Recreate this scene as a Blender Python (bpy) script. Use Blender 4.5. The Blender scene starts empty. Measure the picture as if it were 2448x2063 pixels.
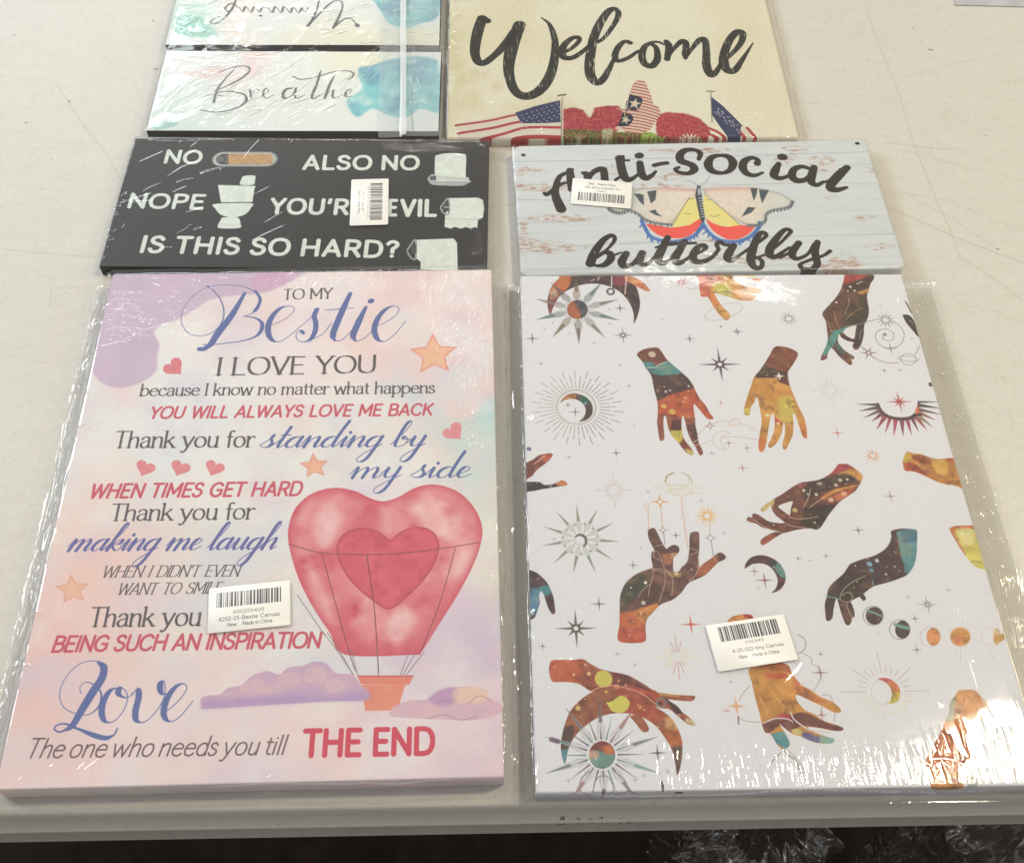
# Packaged wall art laid out on a folding table
import bpy, bmesh, math, random
import numpy as np
from mathutils import Vector, Matrix

scene = bpy.context.scene
COL = scene.collection
# ------------------------------------------------------------------ camera, world, lamps, exposure
cam_d = bpy.data.cameras.new('camera'); cam = bpy.data.objects.new('camera', cam_d); COL.objects.link(cam)
_p, _r = math.radians(56.187), math.radians(1.3956)
_F = Vector((0, math.cos(_p), -math.sin(_p))); _R0 = Vector((1, 0, 0)); _U0 = _R0.cross(_F)
_R = _R0*math.cos(_r)+_U0*math.sin(_r); _U = -_R0*math.sin(_r)+_U0*math.cos(_r)
cam.matrix_world = Matrix(((_R.x, _U.x, -_F.x, 0), (_R.y, _U.y, -_F.y, 0), (_R.z, _U.z, -_F.z, .67514), (0, 0, 0, 1)))
cam_d.sensor_fit = 'HORIZONTAL'; cam_d.sensor_width = 36; cam_d.lens = 36*2630/2448
cam_d.clip_start = .01; cam_d.clip_end = 60
scene.camera = cam
scene.render.resolution_x, scene.render.resolution_y = 1024, 862
world = bpy.data.worlds.new('World'); scene.world = world; world.use_nodes = True
_bg = world.node_tree.nodes['Background']; _bg.inputs[0].default_value = (1.0, .99, .97, 1); _bg.inputs[1].default_value = .33
scene.view_settings.view_transform = 'Standard'; scene.view_settings.look = 'None'; scene.view_settings.exposure = -.01; scene.view_settings.gamma = 1

def lamp(name, loc, aim, sx, sy, watts, col):
    d = bpy.data.lights.new(name, 'AREA'); d.shape = 'RECTANGLE'; d.size = sx; d.size_y = sy; d.energy = watts; d.color = col
    o = bpy.data.objects.new(name, d); COL.objects.link(o); o.location = loc
    o.rotation_euler = (Vector(aim)-Vector(loc)).to_track_quat('-Z', 'Y').to_euler()
    return o
lamp('window_light', (-1.8, 1.3, 1.35), (0, .5, 0), 1.0, .5, 29, (.88, .94, 1.0))
lamp('far_window_light', (-1.38, 2.95, 1.5), (-.1, .7, 0), .7, .6, 11, (.86, .94, 1.0))
lamp('ceiling_lamp', (2.3, 1.2, 1.7), (.4, .6, 0), .5, .3, 13, (1.0, .88, .60))
lamp('ceiling_tube', (1.09, .80, 1.9), (.3, .4, 0), .16, .28, 20, (1.0, .89, .70))
lamp('ceiling_tube', (.62, 2.28, 1.9), (.2, .6, 0), .5, .025, .5, (1.0, .95, .86))
lamp('ceiling_tube', (-.8, 4.6, 1.9), (-.1, .6, 0), 1.3, .1, 26, (1.0, .96, .90))
lamp('front_fill_light', (.3, -2.3, 1.1), (0, .3, -.1), 2.0, 1.0, 12, (1.0, .97, .94))  # unseen soft fill, added to lighten the faces turned to the viewer
# ------------------------------------------------------------------ camera fit (also used to lay traced artwork on its own surface)
W0, H0, FOC = 2448, 2063, 2630.0
PITCH, ROLL, CAMZ = math.radians(56.187), math.radians(1.3956), 0.67514
Fv = np.array([0, math.cos(PITCH), -math.sin(PITCH)])
_U = np.cross(np.array([1.0, 0, 0]), Fv)
Rv = np.array([1.0, 0, 0])*math.cos(ROLL) + _U*math.sin(ROLL)
Uv = -np.array([1.0, 0, 0])*math.sin(ROLL) + _U*math.cos(ROLL)

def unproj(px, h):
    px = np.atleast_2d(np.asarray(px, float))
    d = (px[:, :1]-W0/2)/FOC*Rv - (px[:, 1:]-H0/2)/FOC*Uv + Fv
    return d[:, :2]*((h-CAMZ)/d[:, 2])[:, None]

def frame(x0, y0, s):
    def f(a):
        if isinstance(a, str): a = [float(t) for t in a.split()]
        return np.asarray(a, float).reshape(-1, 2)*s + (x0, y0)
    f.s = s
    return f
A1 = frame(1240, 640, .19111); A2 = frame(1600, 640, .19111); A3 = frame(1940, 640, .19111); A4 = frame(1240, 860, .14333)
A5 = frame(1500, 800, .21978); A6 = frame(2000, 860, .19111); A7 = frame(1240, 1060, .14333); A8 = frame(1460, 1100, .26087)
A9 = frame(1740, 1080, .20408); A10 = frame(1940, 1220, .23889); A11 = frame(1260, 1340, .19111); A12 = frame(1660, 1440, .19111)
A13 = frame(1270, 1550, .20545); A14 = frame(1690, 1560, .19278); A15 = frame(1990, 1500, .22673)
B1 = frame(180, 620, .50645); B2 = frame(0, 1120, .59245); B3 = frame(0, 1500, .60201)
C1 = frame(230, 310, .45867); D1 = frame(1200, 310, .47778); E1 = frame(1040, 0, .43); G1 = frame(240, 0, .40612)

def cat(p, n=7):
    """smooth curve through points"""
    p = np.asarray(p, float)
    if len(p) < 3: return p
    closed = np.allclose(p[0], p[-1])
    q = np.vstack([p[-2] if closed else 2*p[0]-p[1], p, p[1] if closed else 2*p[-1]-p[-2]])
    t = np.linspace(0, 1, n, endpoint=False)[:, None]
    out = []
    for i in range(1, len(q)-2):
        a, b, c, d = q[i-1], q[i], q[i+1], q[i+2]
        out.append(.5*((2*b)+(c-a)*t+(2*a-5*b+4*c-d)*t*t+(3*b-a-3*c+d)*t**3))
    out.append(p[-1:])
    return np.vstack(out)

def srgb(c):
    return np.array([v/255. for v in c], np.float32)

NOISE = {}
def noise(shape, scale, seed, aniso=1.0):
    """smooth 0..1 noise, feature size in pixels"""
    r = np.random.default_rng(seed)
    h, w = shape
    gh, gw = max(3, int(h/scale/aniso)+3), max(3, int(w/scale)+3)
    g = r.random((gh, gw)).astype(np.float32)
    y = np.linspace(0, gh-2.001, h); x = np.linspace(0, gw-2.001, w)
    yi, xi = y.astype(int), x.astype(int)
    fy, fx = (y-yi)[:, None], (x-xi)[None]
    fy = fy*fy*(3-2*fy); fx = fx*fx*(3-2*fx)
    a = g[yi][:, xi]; b = g[yi][:, xi+1]; c = g[yi+1][:, xi]; d = g[yi+1][:, xi+1]
    return ((a*(1-fx)+b*fx)*(1-fy)+(c*(1-fx)+d*fx)*fy).astype(np.float32)

def fbm(shape, scale, seed, octv=4, aniso=1.0):
    o = 0; t = 0
    for i in range(octv):
        o = o+noise(shape, scale/2**i, seed+i*17, aniso)*.55**i; t += .55**i
    return o/t

def boxblur(m, r):
    r = int(max(1, r))
    for _ in range(2):
        for ax in (0, 1):
            p = np.pad(m, [(r+1, r) if k == ax else (0, 0) for k in (0, 1)], mode='edge')
            c = np.cumsum(p, axis=ax, dtype=np.float64)
            n = m.shape[ax]
            m = ((np.take(c, range(2*r+1, 2*r+1+n), axis=ax)-np.take(c, range(0, n), axis=ax))/(2*r+1)).astype(np.float32)
    return m

class Board:
    """A flat print, painted in the board's own metric frame; marg = wrap-round margin"""
    def __init__(s, quad, h, ppm, marg=0., w=None, l=None, extra=0.):
        P = unproj(quad, h)
        s.h = h
        c = P.mean(0)
        ax = (P[1]-P[0])/np.linalg.norm(P[1]-P[0]) + (P[2]-P[3])/np.linalg.norm(P[2]-P[3])
        s.ang = math.atan2(ax[1], ax[0])
        s.X = np.array([math.cos(s.ang), math.sin(s.ang)]); s.Y = np.array([-s.X[1], s.X[0]])
        L = np.c_[(P-c)@s.X, (P-c)@s.Y]
        s.w = w or (L[1, 0]+L[2, 0]-L[0, 0]-L[3, 0])/2; s.l = l or (L[0, 1]+L[1, 1]-L[2, 1]-L[3, 1])/2
        s.c = c + s.Y*extra/2; s.l += extra
        s.m = marg; s.ppm = ppm
        s.tw = int(round((s.w+2*marg)*ppm)); s.th = int(round((s.l+2*marg)*ppm))
        s.img = np.ones((s.th, s.tw, 3), np.float32)
    def loc(s, px):
        P = unproj(px, s.h)-s.c
        return np.c_[P@s.X, P@s.Y]
    def tex(s, px):
        q = s.loc(px)
        return np.c_[(q[:, 0]+s.w/2+s.m)*s.ppm, (s.l/2+s.m-q[:, 1])*s.ppm]
    # ---- masks
    def mpoly(s, T):
        """anti-aliased winding fill of polygon(s) in texture px"""
        SS = 3
        m = np.zeros((s.th, s.tw), np.float32)
        x0, y0 = np.floor(T.min(0)).astype(int)-1; x1, y1 = np.ceil(T.max(0)).astype(int)+2
        x0, y0 = max(0, x0), max(0, y0); x1, y1 = min(s.tw, x1), min(s.th, y1)
        if x1 <= x0 or y1 <= y0: return m
        hh, ww = (y1-y0)*SS, x1-x0
        acc = np.zeros((hh, ww+2), np.float32)
        a = T; b = np.roll(T, -1, 0)
        for (ax, ay), (bx, by) in zip(a, b):
            if ay == by: continue
            sg = 1 if by > ay else -1
            if sg < 0: ax, ay, bx, by = bx, by, ax, ay
            r0 = int(max(0, math.ceil((ay-y0)*SS-.5))); r1 = int(min(hh-1, math.floor((by-y0)*SS-.5)))
            if r1 < r0: continue
            rr = np.arange(r0, r1+1); yy = (rr+.5)/SS+y0
            if ((yy-ay)/(by-ay)).max() > 1.0001: continue
            xx = np.clip(ax+(bx-ax)*(yy-ay)/(by-ay)-x0, 0, ww)
            xi = xx.astype(int); fr = (xx-xi).astype(np.float32)
            np.add.at(acc, (rr, xi), sg*(1-fr)); np.add.at(acc, (rr, xi+1), sg*fr)
        cov = np.clip(np.abs(np.cumsum(acc, 1)[:, :ww]), 0, 1).reshape(y1-y0, SS, ww).mean(1)
        m[y0:y1, x0:x1] = cov
        return m
    def mstroke(s, T, wd):
        """round-capped stroke, widths in texture px (array per point)"""
        wd = np.broadcast_to(np.asarray(wd, float), (len(T),))/2
        x0, y0 = np.floor(T.min(0)-wd.max()-2).astype(int); x1, y1 = np.ceil(T.max(0)+wd.max()+2).astype(int)
        x0, y0 = max(0, x0), max(0, y0); x1, y1 = min(s.tw, x1), min(s.th, y1)
        m = np.zeros((max(0, y1-y0), max(0, x1-x0)), np.float32)
        if m.size == 0: return None
        for i in range(len(T)-1):
            a, b, ra, rb = T[i], T[i+1], wd[i], wd[i+1]
            r = max(ra, rb)+1.5
            u0, v0 = int(max(x0, min(a[0], b[0])-r)), int(max(y0, min(a[1], b[1])-r))
            u1, v1 = int(min(x1, max(a[0], b[0])+r+1)), int(min(y1, max(a[1], b[1])+r+1))
            if u1 <= u0 or v1 <= v0: continue
            yy, xx = np.mgrid[v0:v1, u0:u1].astype(np.float32)
            xx += .5-a[0]; yy += .5-a[1]
            d = b-a; L = max(1e-6, d@d)
            t = np.clip((xx*d[0]+yy*d[1])/L, 0, 1)
            dist = np.hypot(xx-t*d[0], yy-t*d[1])
            rad = np.maximum(ra+(rb-ra)*t, .45)
            sc = min(1., 2*max(ra, rb)/.9) if max(ra, rb) < .45 else 1
            v = np.clip(.5+rad-dist, 0, 1)*sc
            sub = m[v0-y0:v1-y0, u0-x0:u1-x0]
            np.maximum(sub, v, out=sub)
        return (x0, y0, m)
    # ---- paint
    def blend(s, m, col, a=1.):
        if m is None: return
        if isinstance(m, tuple):
            x0, y0, mm = m
            t = s.img[y0:y0+mm.shape[0], x0:x0+mm.shape[1]]
        else: mm = m; t = s.img
        k = (mm*a)[..., None]
        c = col if isinstance(col, np.ndarray) and col.ndim == 3 else srgb(col)
        t += (c-t)*k
    def poly(s, px, col, a=1., sm=True, blur=0, grain=0, seed=1):
        T = s.tex(cat(px) if sm else px)
        m = s.mpoly(T)
        if blur: m = boxblur(m, blur*s.ppm/1000)
        if grain: m = m*(1-grain+grain*2*(fbm(m.shape, s.ppm*.02, seed)-.1)).clip(0, 1)
        s.blend(m, col, a)
        return m
    def line(s, px, wmm, col, a=1., sm=True):
        T = s.tex(cat(px) if sm else px)
        w = np.asarray(wmm, float)*s.ppm/1000
        if w.ndim: w = np.interp(np.linspace(0, 1, len(T)), np.linspace(0, 1, len(w)), w)
        s.blend(s.mstroke(T, w), col, a)
    def pen(s, px, thin, thick, col, a=1., taper=True):
        """pointed pen: thick on strokes coming down the page"""
        T = s.tex(cat(px, 9))
        d = np.gradient(T, axis=0); n = np.hypot(d[:, 0], d[:, 1])+1e-6
        down = np.clip(d[:, 1]/n, 0, 1)**1.6
        k = np.convolve(np.pad(down, 3, mode='edge'), np.ones(7)/7, 'valid')
        w = (thin+(thick-thin)*k)*s.ppm/1000
        s.blend(s.mstroke(T, w), col, a)
    def glyphs(s, txt, fnt, f, p0, p1, cap, st, col, a=1.):
        """typeset txt on the baseline p0-p1 (frame coords); cap = cap height in frame px; st = style dict"""
        q0, q1 = s.tex(f(list(p0)))[0], s.tex(f(list(p1)))[0]
        up = s.tex(f([p0[0], p0[1]-cap]))[0]
        base = (q1-q0); L = np.hypot(*base); ex = base/L; ey = np.array([ex[1], -ex[0]])
        H = abs((up-q0)@ey)/100.
        trk = st.get('track', 6); sp = st.get('space', 30); sl = st.get('slant', 0)
        adv = sum((sp if c == ' ' else fnt[c][0]+trk) for c in txt)-trk
        kx = L/adv; x = 0
        thick, thin = st['w']*H, st.get('thin', st['w'])*H
        for c in txt:
            if c == ' ': x += sp; continue
            ad, paths = fnt[c]
            for kind, P in paths:
                P = np.array(P, float)
                Q = cat(P, 8) if kind == 's' and len(P) > 2 else P
                gx = (Q[:, 0]+x)*kx + Q[:, 1]*sl*H; gy = Q[:, 1]*H
                T = q0+gx[:, None]*ex+gy[:, None]*ey
                if kind == 'l' or len(T) < 3:
                    for i in range(len(T)-1):
                        seg = np.vstack([T[i], T[i+1]]); dv = Q[i+1]-Q[i]
                        vert = abs(math.sin(math.atan2(dv[1], dv[0])-st.get('nib', .25)))
                        if st.get('script'): vert = 1. if dv[1] < 0 else .0
                        s.blend(s.mstroke(seg, thin+(thick-thin)*vert), col, a)
                        if st.get('serif') and abs(dv[1]) > 20:
                            for e, o in ((0, 1), (1, 0)):
                                yv = Q[i+e][1]
                                end = (i+e == 0) or (i+e == len(T)-1)
                                if yv in (0, 100, 64, -30, 86) and end:
                                    hw = 10 if yv != 86 else 0
                                    l_, r_ = (hw, hw) if yv in (0, 100, -30) and not (c.islower() and yv == 100) else (hw, 1)
                                    if c in 'vwyVWY': l_ = r_ = hw
                                    e0 = T[i+e]-ex*l_*kx; e1 = T[i+e]+ex*r_*kx
                                    s.blend(s.mstroke(np.vstack([e0, e1]), thin*1.0), col, a)
                else:
                    d = np.gradient(Q, axis=0); an = np.arctan2(d[:, 1], d[:, 0])
                    if st.get('script'): v = np.clip(-d[:, 1]/(np.hypot(d[:, 0], d[:, 1])+1e-6), 0, 1)**1.5
                    else: v = np.abs(np.sin(an-st.get('nib', .25)))
                    s.blend(s.mstroke(T, thin+(thick-thin)*v), col, a)
            x += ad+trk

def mkfont(src):
    out = {}
    for line in src.strip().split('\n'):
        ch, ad, rest = line.split(None, 2)
        ps = []
        for p in rest.split(';'):
            t = p.split()
            v = [float(q) for q in t[1:]]
            ps.append((t[0], list(zip(v[0::2], v[1::2]))))
        out[ch] = (float(ad), ps)
    return out
BK = '8 42 18 58 30 64 42 60 46 44 46 20 46 0'
FONT = mkfont('''
A 72 l 4 0 36 100 68 0;l 15 30 57 30
B 64 l 8 0 8 100;s 8 100 36 100 52 92 56 77 50 60 36 53 8 53;s 8 53 38 53 56 45 61 27 55 8 38 0 8 0
C 74 s 68 82 55 97 38 100 16 88 5 62 5 38 16 12 38 0 55 3 68 18
D 74 l 8 0 8 100;s 8 100 36 100 56 92 68 68 68 32 56 8 36 0 8 0
E 58 l 52 100 8 100;l 8 100 8 0;l 8 0 52 0;l 8 52 46 52
G 78 s 68 82 55 97 38 100 16 88 5 62 5 38 16 12 38 0 56 3 70 16;l 70 16 70 46;l 70 46 44 46
H 74 l 8 0 8 100;l 66 0 66 100;l 8 52 66 52
I 18 l 9 0 9 100
K 66 l 8 0 8 100;l 60 100 8 40;l 26 60 62 0
L 54 l 8 100 8 0;l 8 0 50 0
M 88 l 8 0 8 100;l 8 100 44 25;l 44 25 80 100;l 80 100 80 0
N 74 l 8 0 8 100;l 8 100 66 0;l 66 0 66 100
O 82 s 41 100 18 92 5 66 5 34 18 8 41 0 64 8 77 34 77 66 64 92 41 100
P 60 l 8 0 8 100;s 8 100 36 100 54 92 57 74 52 56 36 48 8 48
R 64 l 8 0 8 100;s 8 100 36 100 54 92 57 74 52 56 36 48 8 48;l 34 48 60 0
S 58 s 50 84 40 97 28 100 12 93 7 76 16 60 30 53 46 45 53 27 45 7 28 0 12 4 4 18
T 62 l 3 100 59 100;l 31 100 31 0
U 72 s 8 100 8 60 8 35 14 10 36 0 58 10 64 35 64 60 64 100
V 68 l 3 100 34 0;l 34 0 65 100
W 98 l 3 100 25 0;l 25 0 49 96;l 49 96 73 0;l 73 0 95 100
Y 64 l 3 100 32 46;l 32 46 61 100;l 32 46 32 0
' 14 l 8 101 5 78
? 50 s 6 84 14 96 26 101 40 94 45 80 38 64 28 54 26 38 26 30;l 26 5 26 4
- 36 l 6 42 32 42
a 52 s 8 50 16 62 28 65 40 58 42 44 42 14 45 2 52 3;s 42 40 26 37 10 28 6 14 14 1 28 0 42 14
b 58 l 8 100 8 0;s 8 40 18 58 32 64 48 54 54 32 48 10 32 0 18 2 8 14
c 50 s 46 50 36 63 26 64 10 52 5 32 10 10 28 0 38 2 48 12
d 56 l 50 100 50 0;s 50 44 40 60 28 64 12 54 5 32 12 8 28 0 40 4 50 18
e 54 s 6 36 28 37 48 38 46 54 30 64 14 56 5 34 12 8 30 0 40 2 50 12
f 32 s 34 96 26 100 18 94 15 80 15 40 15 0;l 3 62 30 62
h 54 l 8 100 8 0;s %s
i 18 l 9 64 9 0;l 9 85 9 87
k 54 l 8 100 8 0;l 44 64 8 26;l 22 40 50 0
l 18 l 9 100 9 0
m 84 l 8 64 8 0;s 8 42 16 58 28 64 38 58 41 44 41 20 41 0;s 41 42 50 58 61 64 71 58 75 44 75 20 75 0
n 54 l 8 64 8 0;s %s
o 58 s 29 64 12 56 5 32 12 8 29 0 46 8 53 32 46 56 29 64
p 58 l 8 64 8 -30;s 8 40 18 58 32 64 48 54 54 32 48 10 32 0 18 2 8 14
r 38 l 8 64 8 0;s 8 38 16 56 28 64 38 60
s 42 s 36 52 28 63 20 64 9 57 8 46 18 36 30 30 38 20 34 5 20 0 10 2 4 12
t 32 s 15 84 15 40 15 12 22 1 32 3;l 3 64 30 64
u 54 s 8 64 8 40 8 14 16 2 26 0 38 6 46 22;l 46 64 46 0
w 78 l 3 64 20 0;l 20 0 39 60;l 39 60 57 0;l 57 0 74 64
v 52 l 3 64 26 0;l 26 0 49 64
0 52 s 26 100 8 80 8 20 26 0 44 20 44 80 26 100
2 50 s 6 80 24 100 42 80 34 50 6 0;l 6 0 46 0
5 50 l 42 100 10 100;l 10 100 8 58;s 8 58 30 62 44 34 30 4 6 8
4 54 l 38 0 38 100;l 38 100 4 30;l 4 30 50 30
X 64 l 4 0 58 100;l 4 100 58 0
B 64 l 8 0 8 100;s 8 100 36 100 52 92 56 77 50 60 36 53 8 53;s 8 53 38 53 56 45 61 27 55 8 38 0 8 0
y 52 l 3 64 26 2;s 50 64 38 32 26 0 18 -20 8 -30 0 -26
''' % (BK, BK))
SCR = mkfont('''
a 36 s 27 34 19 40 9 32 5 15 9 2 16 0 23 9 28 36;s 28 40 27 12 31 1 38 10
b 32 s 0 8 12 50 17 88 13 98 8 85 7 40 9 6 18 0 28 10 27 28 20 38 18 30 34 26
d 36 s 27 34 19 40 9 32 5 15 9 2 16 0 23 9 28 36;s 31 100 28 60 27 12 31 1 38 10
e 26 s 2 12 14 20 21 32 16 40 9 36 5 18 9 2 17 1 28 13
g 34 s 27 34 19 40 9 32 5 15 9 2 16 0 23 9 28 36;s 28 40 26 0 22 -44 12 -58 4 -46 12 -24 36 10
h 36 s 0 8 12 50 17 88 13 98 9 85 8 40 8 0;s 8 10 16 32 25 40 28 28 27 8 31 0 38 10
i 18 s 0 14 9 38 9 12 12 1 20 10;l 12 56 12 54
k 34 s 0 8 12 50 17 88 13 98 9 85 8 40 8 0;s 8 14 20 36 28 38 26 24 12 20 22 4 30 0 36 10
l 18 s 0 8 12 50 17 88 12 98 8 80 7 30 9 4 14 0 20 10
m 54 s 0 14 5 38 8 36 8 0;s 8 8 15 32 23 40 26 30 25 0;s 25 8 32 32 40 40 44 28 43 8 47 0 56 10
n 36 s 0 14 5 38 8 36 8 0;s 8 8 16 32 25 40 28 28 27 8 31 0 38 10
s 26 s 0 8 12 30 16 46 15 34 22 16 20 4 12 0 4 5;s 14 1 20 3 28 12
t 22 s 0 10 9 30 14 76;s 14 78 12 30 12 6 16 0 24 10;s 4 46 12 48 24 46
u 36 s 0 14 8 38 8 12 13 0 22 8 28 36;s 28 40 27 12 31 0 38 10
y 34 s 0 14 8 38 8 14 13 2 22 8 28 36;s 28 40 26 0 22 -44 12 -58 4 -46 12 -24 36 10
''')
# ------------------------------------------------------------------ printed artwork
def heart(s, f, cx, cy, r, rot, col, a=.9):
    t = np.linspace(0, 2*math.pi, 60)
    x = 16*np.sin(t)**3/17; y = -(13*np.cos(t)-5*np.cos(2*t)-2*np.cos(3*t)-np.cos(4*t))/17
    c, n = math.cos(rot), math.sin(rot)
    P = np.c_[cx+r*1.12*(x*c-y*n), cy+r*(x*n+y*c)]
    m = s.poly(f(P), col, a, sm=False)
    s.blend(m*fbm(m.shape, s.ppm*.004, 5)*.5, (250, 205, 200), .6)

def star(s, f, cx, cy, r, rot, col, edge, k=.48):
    P = []
    for i in range(11):
        q = r if i % 2 == 0 else r*k
        an = rot+i*math.pi/5-math.pi/2
        P.append((cx+q*1.1*math.cos(an), cy+q*.95*math.sin(an)))
    m = s.poly(f(P), edge, .8, sm=False)
    P = [(cx+(x-cx)*.8, cy+(y-cy)*.8) for x, y in P]
    m = s.poly(f(P), col, .8, sm=False, blur=.5)
    s.blend(m*fbm(m.shape, s.ppm*.006, 3), (244, 214, 170), .6)

def wash(s, spots):
    """soft watercolour fields: (u, v, ru, rv, colour, alpha) in 0..1 board units from the top left"""
    v, u = np.mgrid[0:s.th, 0:s.tw].astype(np.float32)
    u = (u/s.ppm-s.m)/s.w; v = (v/s.ppm-s.m)/s.l
    n1 = fbm(u.shape, s.ppm*.05, 11)-.5; n2 = fbm(u.shape, s.ppm*.05, 29)-.5
    u = u+n1*.25; v = v+n2*.25
    for (a, b, ru, rv, col, al) in spots:
        m = np.exp(-(((u-a)/ru)**2+((v-b)/rv)**2)**1.3)
        s.blend(m, col, al)

def art_bestie():
    s = Board([(266, 657), (1179, 643), (1200, 1859), (-8, 1885)], .017, 4300, .018)
    s.img[:] = srgb((238, 236, 232))
    PK, LV, PE, TL = (240, 204, 204), (200, 176, 212), (246, 200, 186), (176, 222, 220)
    wash(s, [(.8, .08, .36, .2, (240, 206, 204), .9), (.95, .3, .25, .12, PK, .7), (.55, .2, .25, .08, PK, .45), (.2, .0, .3, .1, PK, .7), (-.02, .25, .1, .2, PK, .6),
             (.0, .68, .28, .16, PE, .95), (.05, .52, .18, .1, (244, 212, 200), .7), (.05, .92, .32, .14, (246, 206, 204), .9), (.0, .8, .22, .1, (243, 198, 190), .75),
             (.97, .36, .12, .06, TL, .9), (1., .47, .14, .1, (190, 224, 216), .8), (.78, .30, .12, .05, (205, 222, 232), .6), (1., .63, .12, .08, (228, 226, 200), .7),
             (.95, .78, .2, .1, LV, .7), (1., .68, .1, .06, (214, 196, 216), .7), (.6, 1., .3, .1, (240, 208, 212), .8), (.95, .98, .2, .12, (226, 196, 212), .8), (.35, .9, .2, .1, (240, 226, 224), .7),
             (.3, .35, .3, .1, (232, 234, 232), .5), (.4, .62, .25, .15, (230, 228, 222), .6)])
    for k, (col, al) in enumerate((((236, 206, 214), .5), ((214, 208, 228), .45), ((244, 240, 238), .55), ((212, 224, 230), .3), ((246, 214, 204), .3))):
        n = fbm((s.th, s.tw), s.ppm*.045, 301+k*7, 5)
        s.blend(((n-.5)*4).clip(0, 1), col, al)
    # lavender bloom
    blob = B1('140 20 1055 30 1035 90 950 135 880 160 760 170 640 190 560 240 480 285 410 310 370 345 395 400 385 470 380 530 300 585 210 606 130 585 85 540 50 500 20 420 20 330 20 200 40 -20')
    m = s.poly(blob, (210, 186, 204), .8, blur=.8)
    s.blend(m*fbm(m.shape, s.ppm*.03, 51), (192, 170, 198), .75)
    s.blend(m*(fbm(m.shape, s.ppm*.03, 77) > .62), (214, 182, 204), .2)
    m = s.poly(B1('870 45 1050 40 1035 92 950 135 870 150 830 120 850 80 870 45'), (214, 160, 192), .55, blur=1.5)
    GR, RD, BL = (86, 76, 78), (204, 80, 98), (88, 102, 160)
    # Bestie
    s.pen(B1('626 130 655 150 688 195 702 255 685 310 640 350 580 362 530 345 502 300 505 250 535 195 590 150 660 125 735 122 810 135 858 165 872 205 858 240 820 262 790 272'), .5, 1.0, BL)
    s.pen(B1('800 268 850 278 880 300 878 335 850 365 790 385 720 395 640 403 600 402'), .7, 3.2, BL)
    s.pen(B1('850 150 872 185 866 215 845 245'), .7, 2.6, BL)
    s.line(B1('800 160 740 262 672 352 640 400 612 420'), [2.5, 5.2, 5.6, 5.0, 3], BL)
    s.line(B1('640 400 610 422 585 424'), [4, 4.2, 3.6], BL); s.line(B1('622 130 630 130'), 1.9, BL)
    s.pen(B1('900 318 960 298 1010 268 1034 238 1020 222 975 228 935 262 912 310 912 352 932 384 965 388 1010 362 1060 320'), .6, 4.6, BL)
    s.pen(B1('1055 324 1105 282 1142 244 1152 232'), .6, 1.5, BL)
    s.pen(B1('1140 238 1128 268 1135 300 1132 340 1110 378 1075 390 1046 378 1044 352 1062 336 1076 348'), .6, 4.0, BL)
    s.pen(B1('1110 382 1170 350 1210 300'), .6, 1.2, BL)
    s.line(B1('1298 162 1262 240 1222 335 1216 366'), [3.2, 5, 5, 4.4], BL); s.pen(B1('1216 366 1228 384 1262 378 1310 330 1352 285'), .6, 3, BL)
    s.line(B1('1178 240 1240 236 1312 230'), [.6, 1, .6], BL)
    s.line(B1('1372 226 1340 290 1314 350 1312 368'), [2.5, 5, 5, 4], BL); s.pen(B1('1312 368 1326 386 1360 376 1400 340 1420 318'), .6, 3, BL)
    s.line(B1('1394 198 1398 196'), 4.6, BL)
    s.pen(B1('1408 322 1460 300 1506 270 1528 240 1514 222 1475 230 1435 268 1414 315 1414 350 1432 382 1466 386 1510 352 1560 292'), .6, 4.6, BL)
    se = dict(w=14, thin=4.5, serif=1, space=34, track=5)
    lc = dict(w=12.5, thin=5, serif=1, space=32, track=3)
    G = lambda t, f, a, b, cap, st, col, F=FONT: s.glyphs(t, F, f, a, b, cap, st, col)
    G('TO MY', B1, (980, 190), (1212, 184), 47, se, GR)
    G('I LOVE YOU', B1, (664, 547), (1420, 534), 80, se, GR)
    G('because I know no matter what happens', B1, (302, 645), (1697, 631), 55, lc, GR)
    G('YOU WILL ALWAYS LOVE ME BACK', B1, (346, 750), (1682, 734), 52, dict(w=18, slant=.16, space=42, track=10), RD)
    G('Thank you for', B1, (178, 889), (842, 885), 76, lc, GR)
    sc = dict(w=10.5, thin=3., script=1, slant=.45, space=20, track=-1)
    G('standing by', B1, (862, 888), (1640, 882), 122, sc, BL, SCR)
    G('my side', B1, (1286, 1032), (1855, 1028), 122, sc, BL, SCR)
    heart(s, B1, 466, 510, 48, -.75, (214, 96, 108)); heart(s, B1, 1786, 815, 48, -.7, (222, 118, 128))
    for x in (330, 495, 657): heart(s, B1, x, 985, 44, .38, (222, 112, 118))
    star(s, B1, 1692, 450, 108, -.05, (243, 186, 150), (232, 150, 128)); star(s, B1, 1128, 975, 66, -.1, (238, 168, 140), (228, 140, 124))
    star(s, B2, 292, 488, 66, -.1, (240, 186, 160), (230, 158, 140))
    G('WHEN TIMES GET HARD', B2, (358, 118), (1212, 107), 53, dict(w=18, slant=.16, space=40, track=10), RD)
    G('Thank you for', B2, (440, 210), (1024, 203), 66, lc, GR)
    G('making me laugh', B2, (262, 332), (1105, 324), 112, sc, (96, 98, 162), SCR)
    it = dict(w=11, thin=4.5, serif=1, slant=.24, space=44, track=2)
    G('WHEN I DIDN\'T EVEN', B2, (408, 438), (962, 433), 44, it, GR)
    G('WANT TO SMILE', B2, (470, 508), (890, 502), 44, it, GR)
    G('Thank you', B2, (355, 637), (808, 632), 76, lc, GR)
    G('BEING SUCH AN INSPIRATION', B2, (206, 738), (1290, 720), 60, dict(w=18, slant=.13, space=34, track=6), RD)
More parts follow.
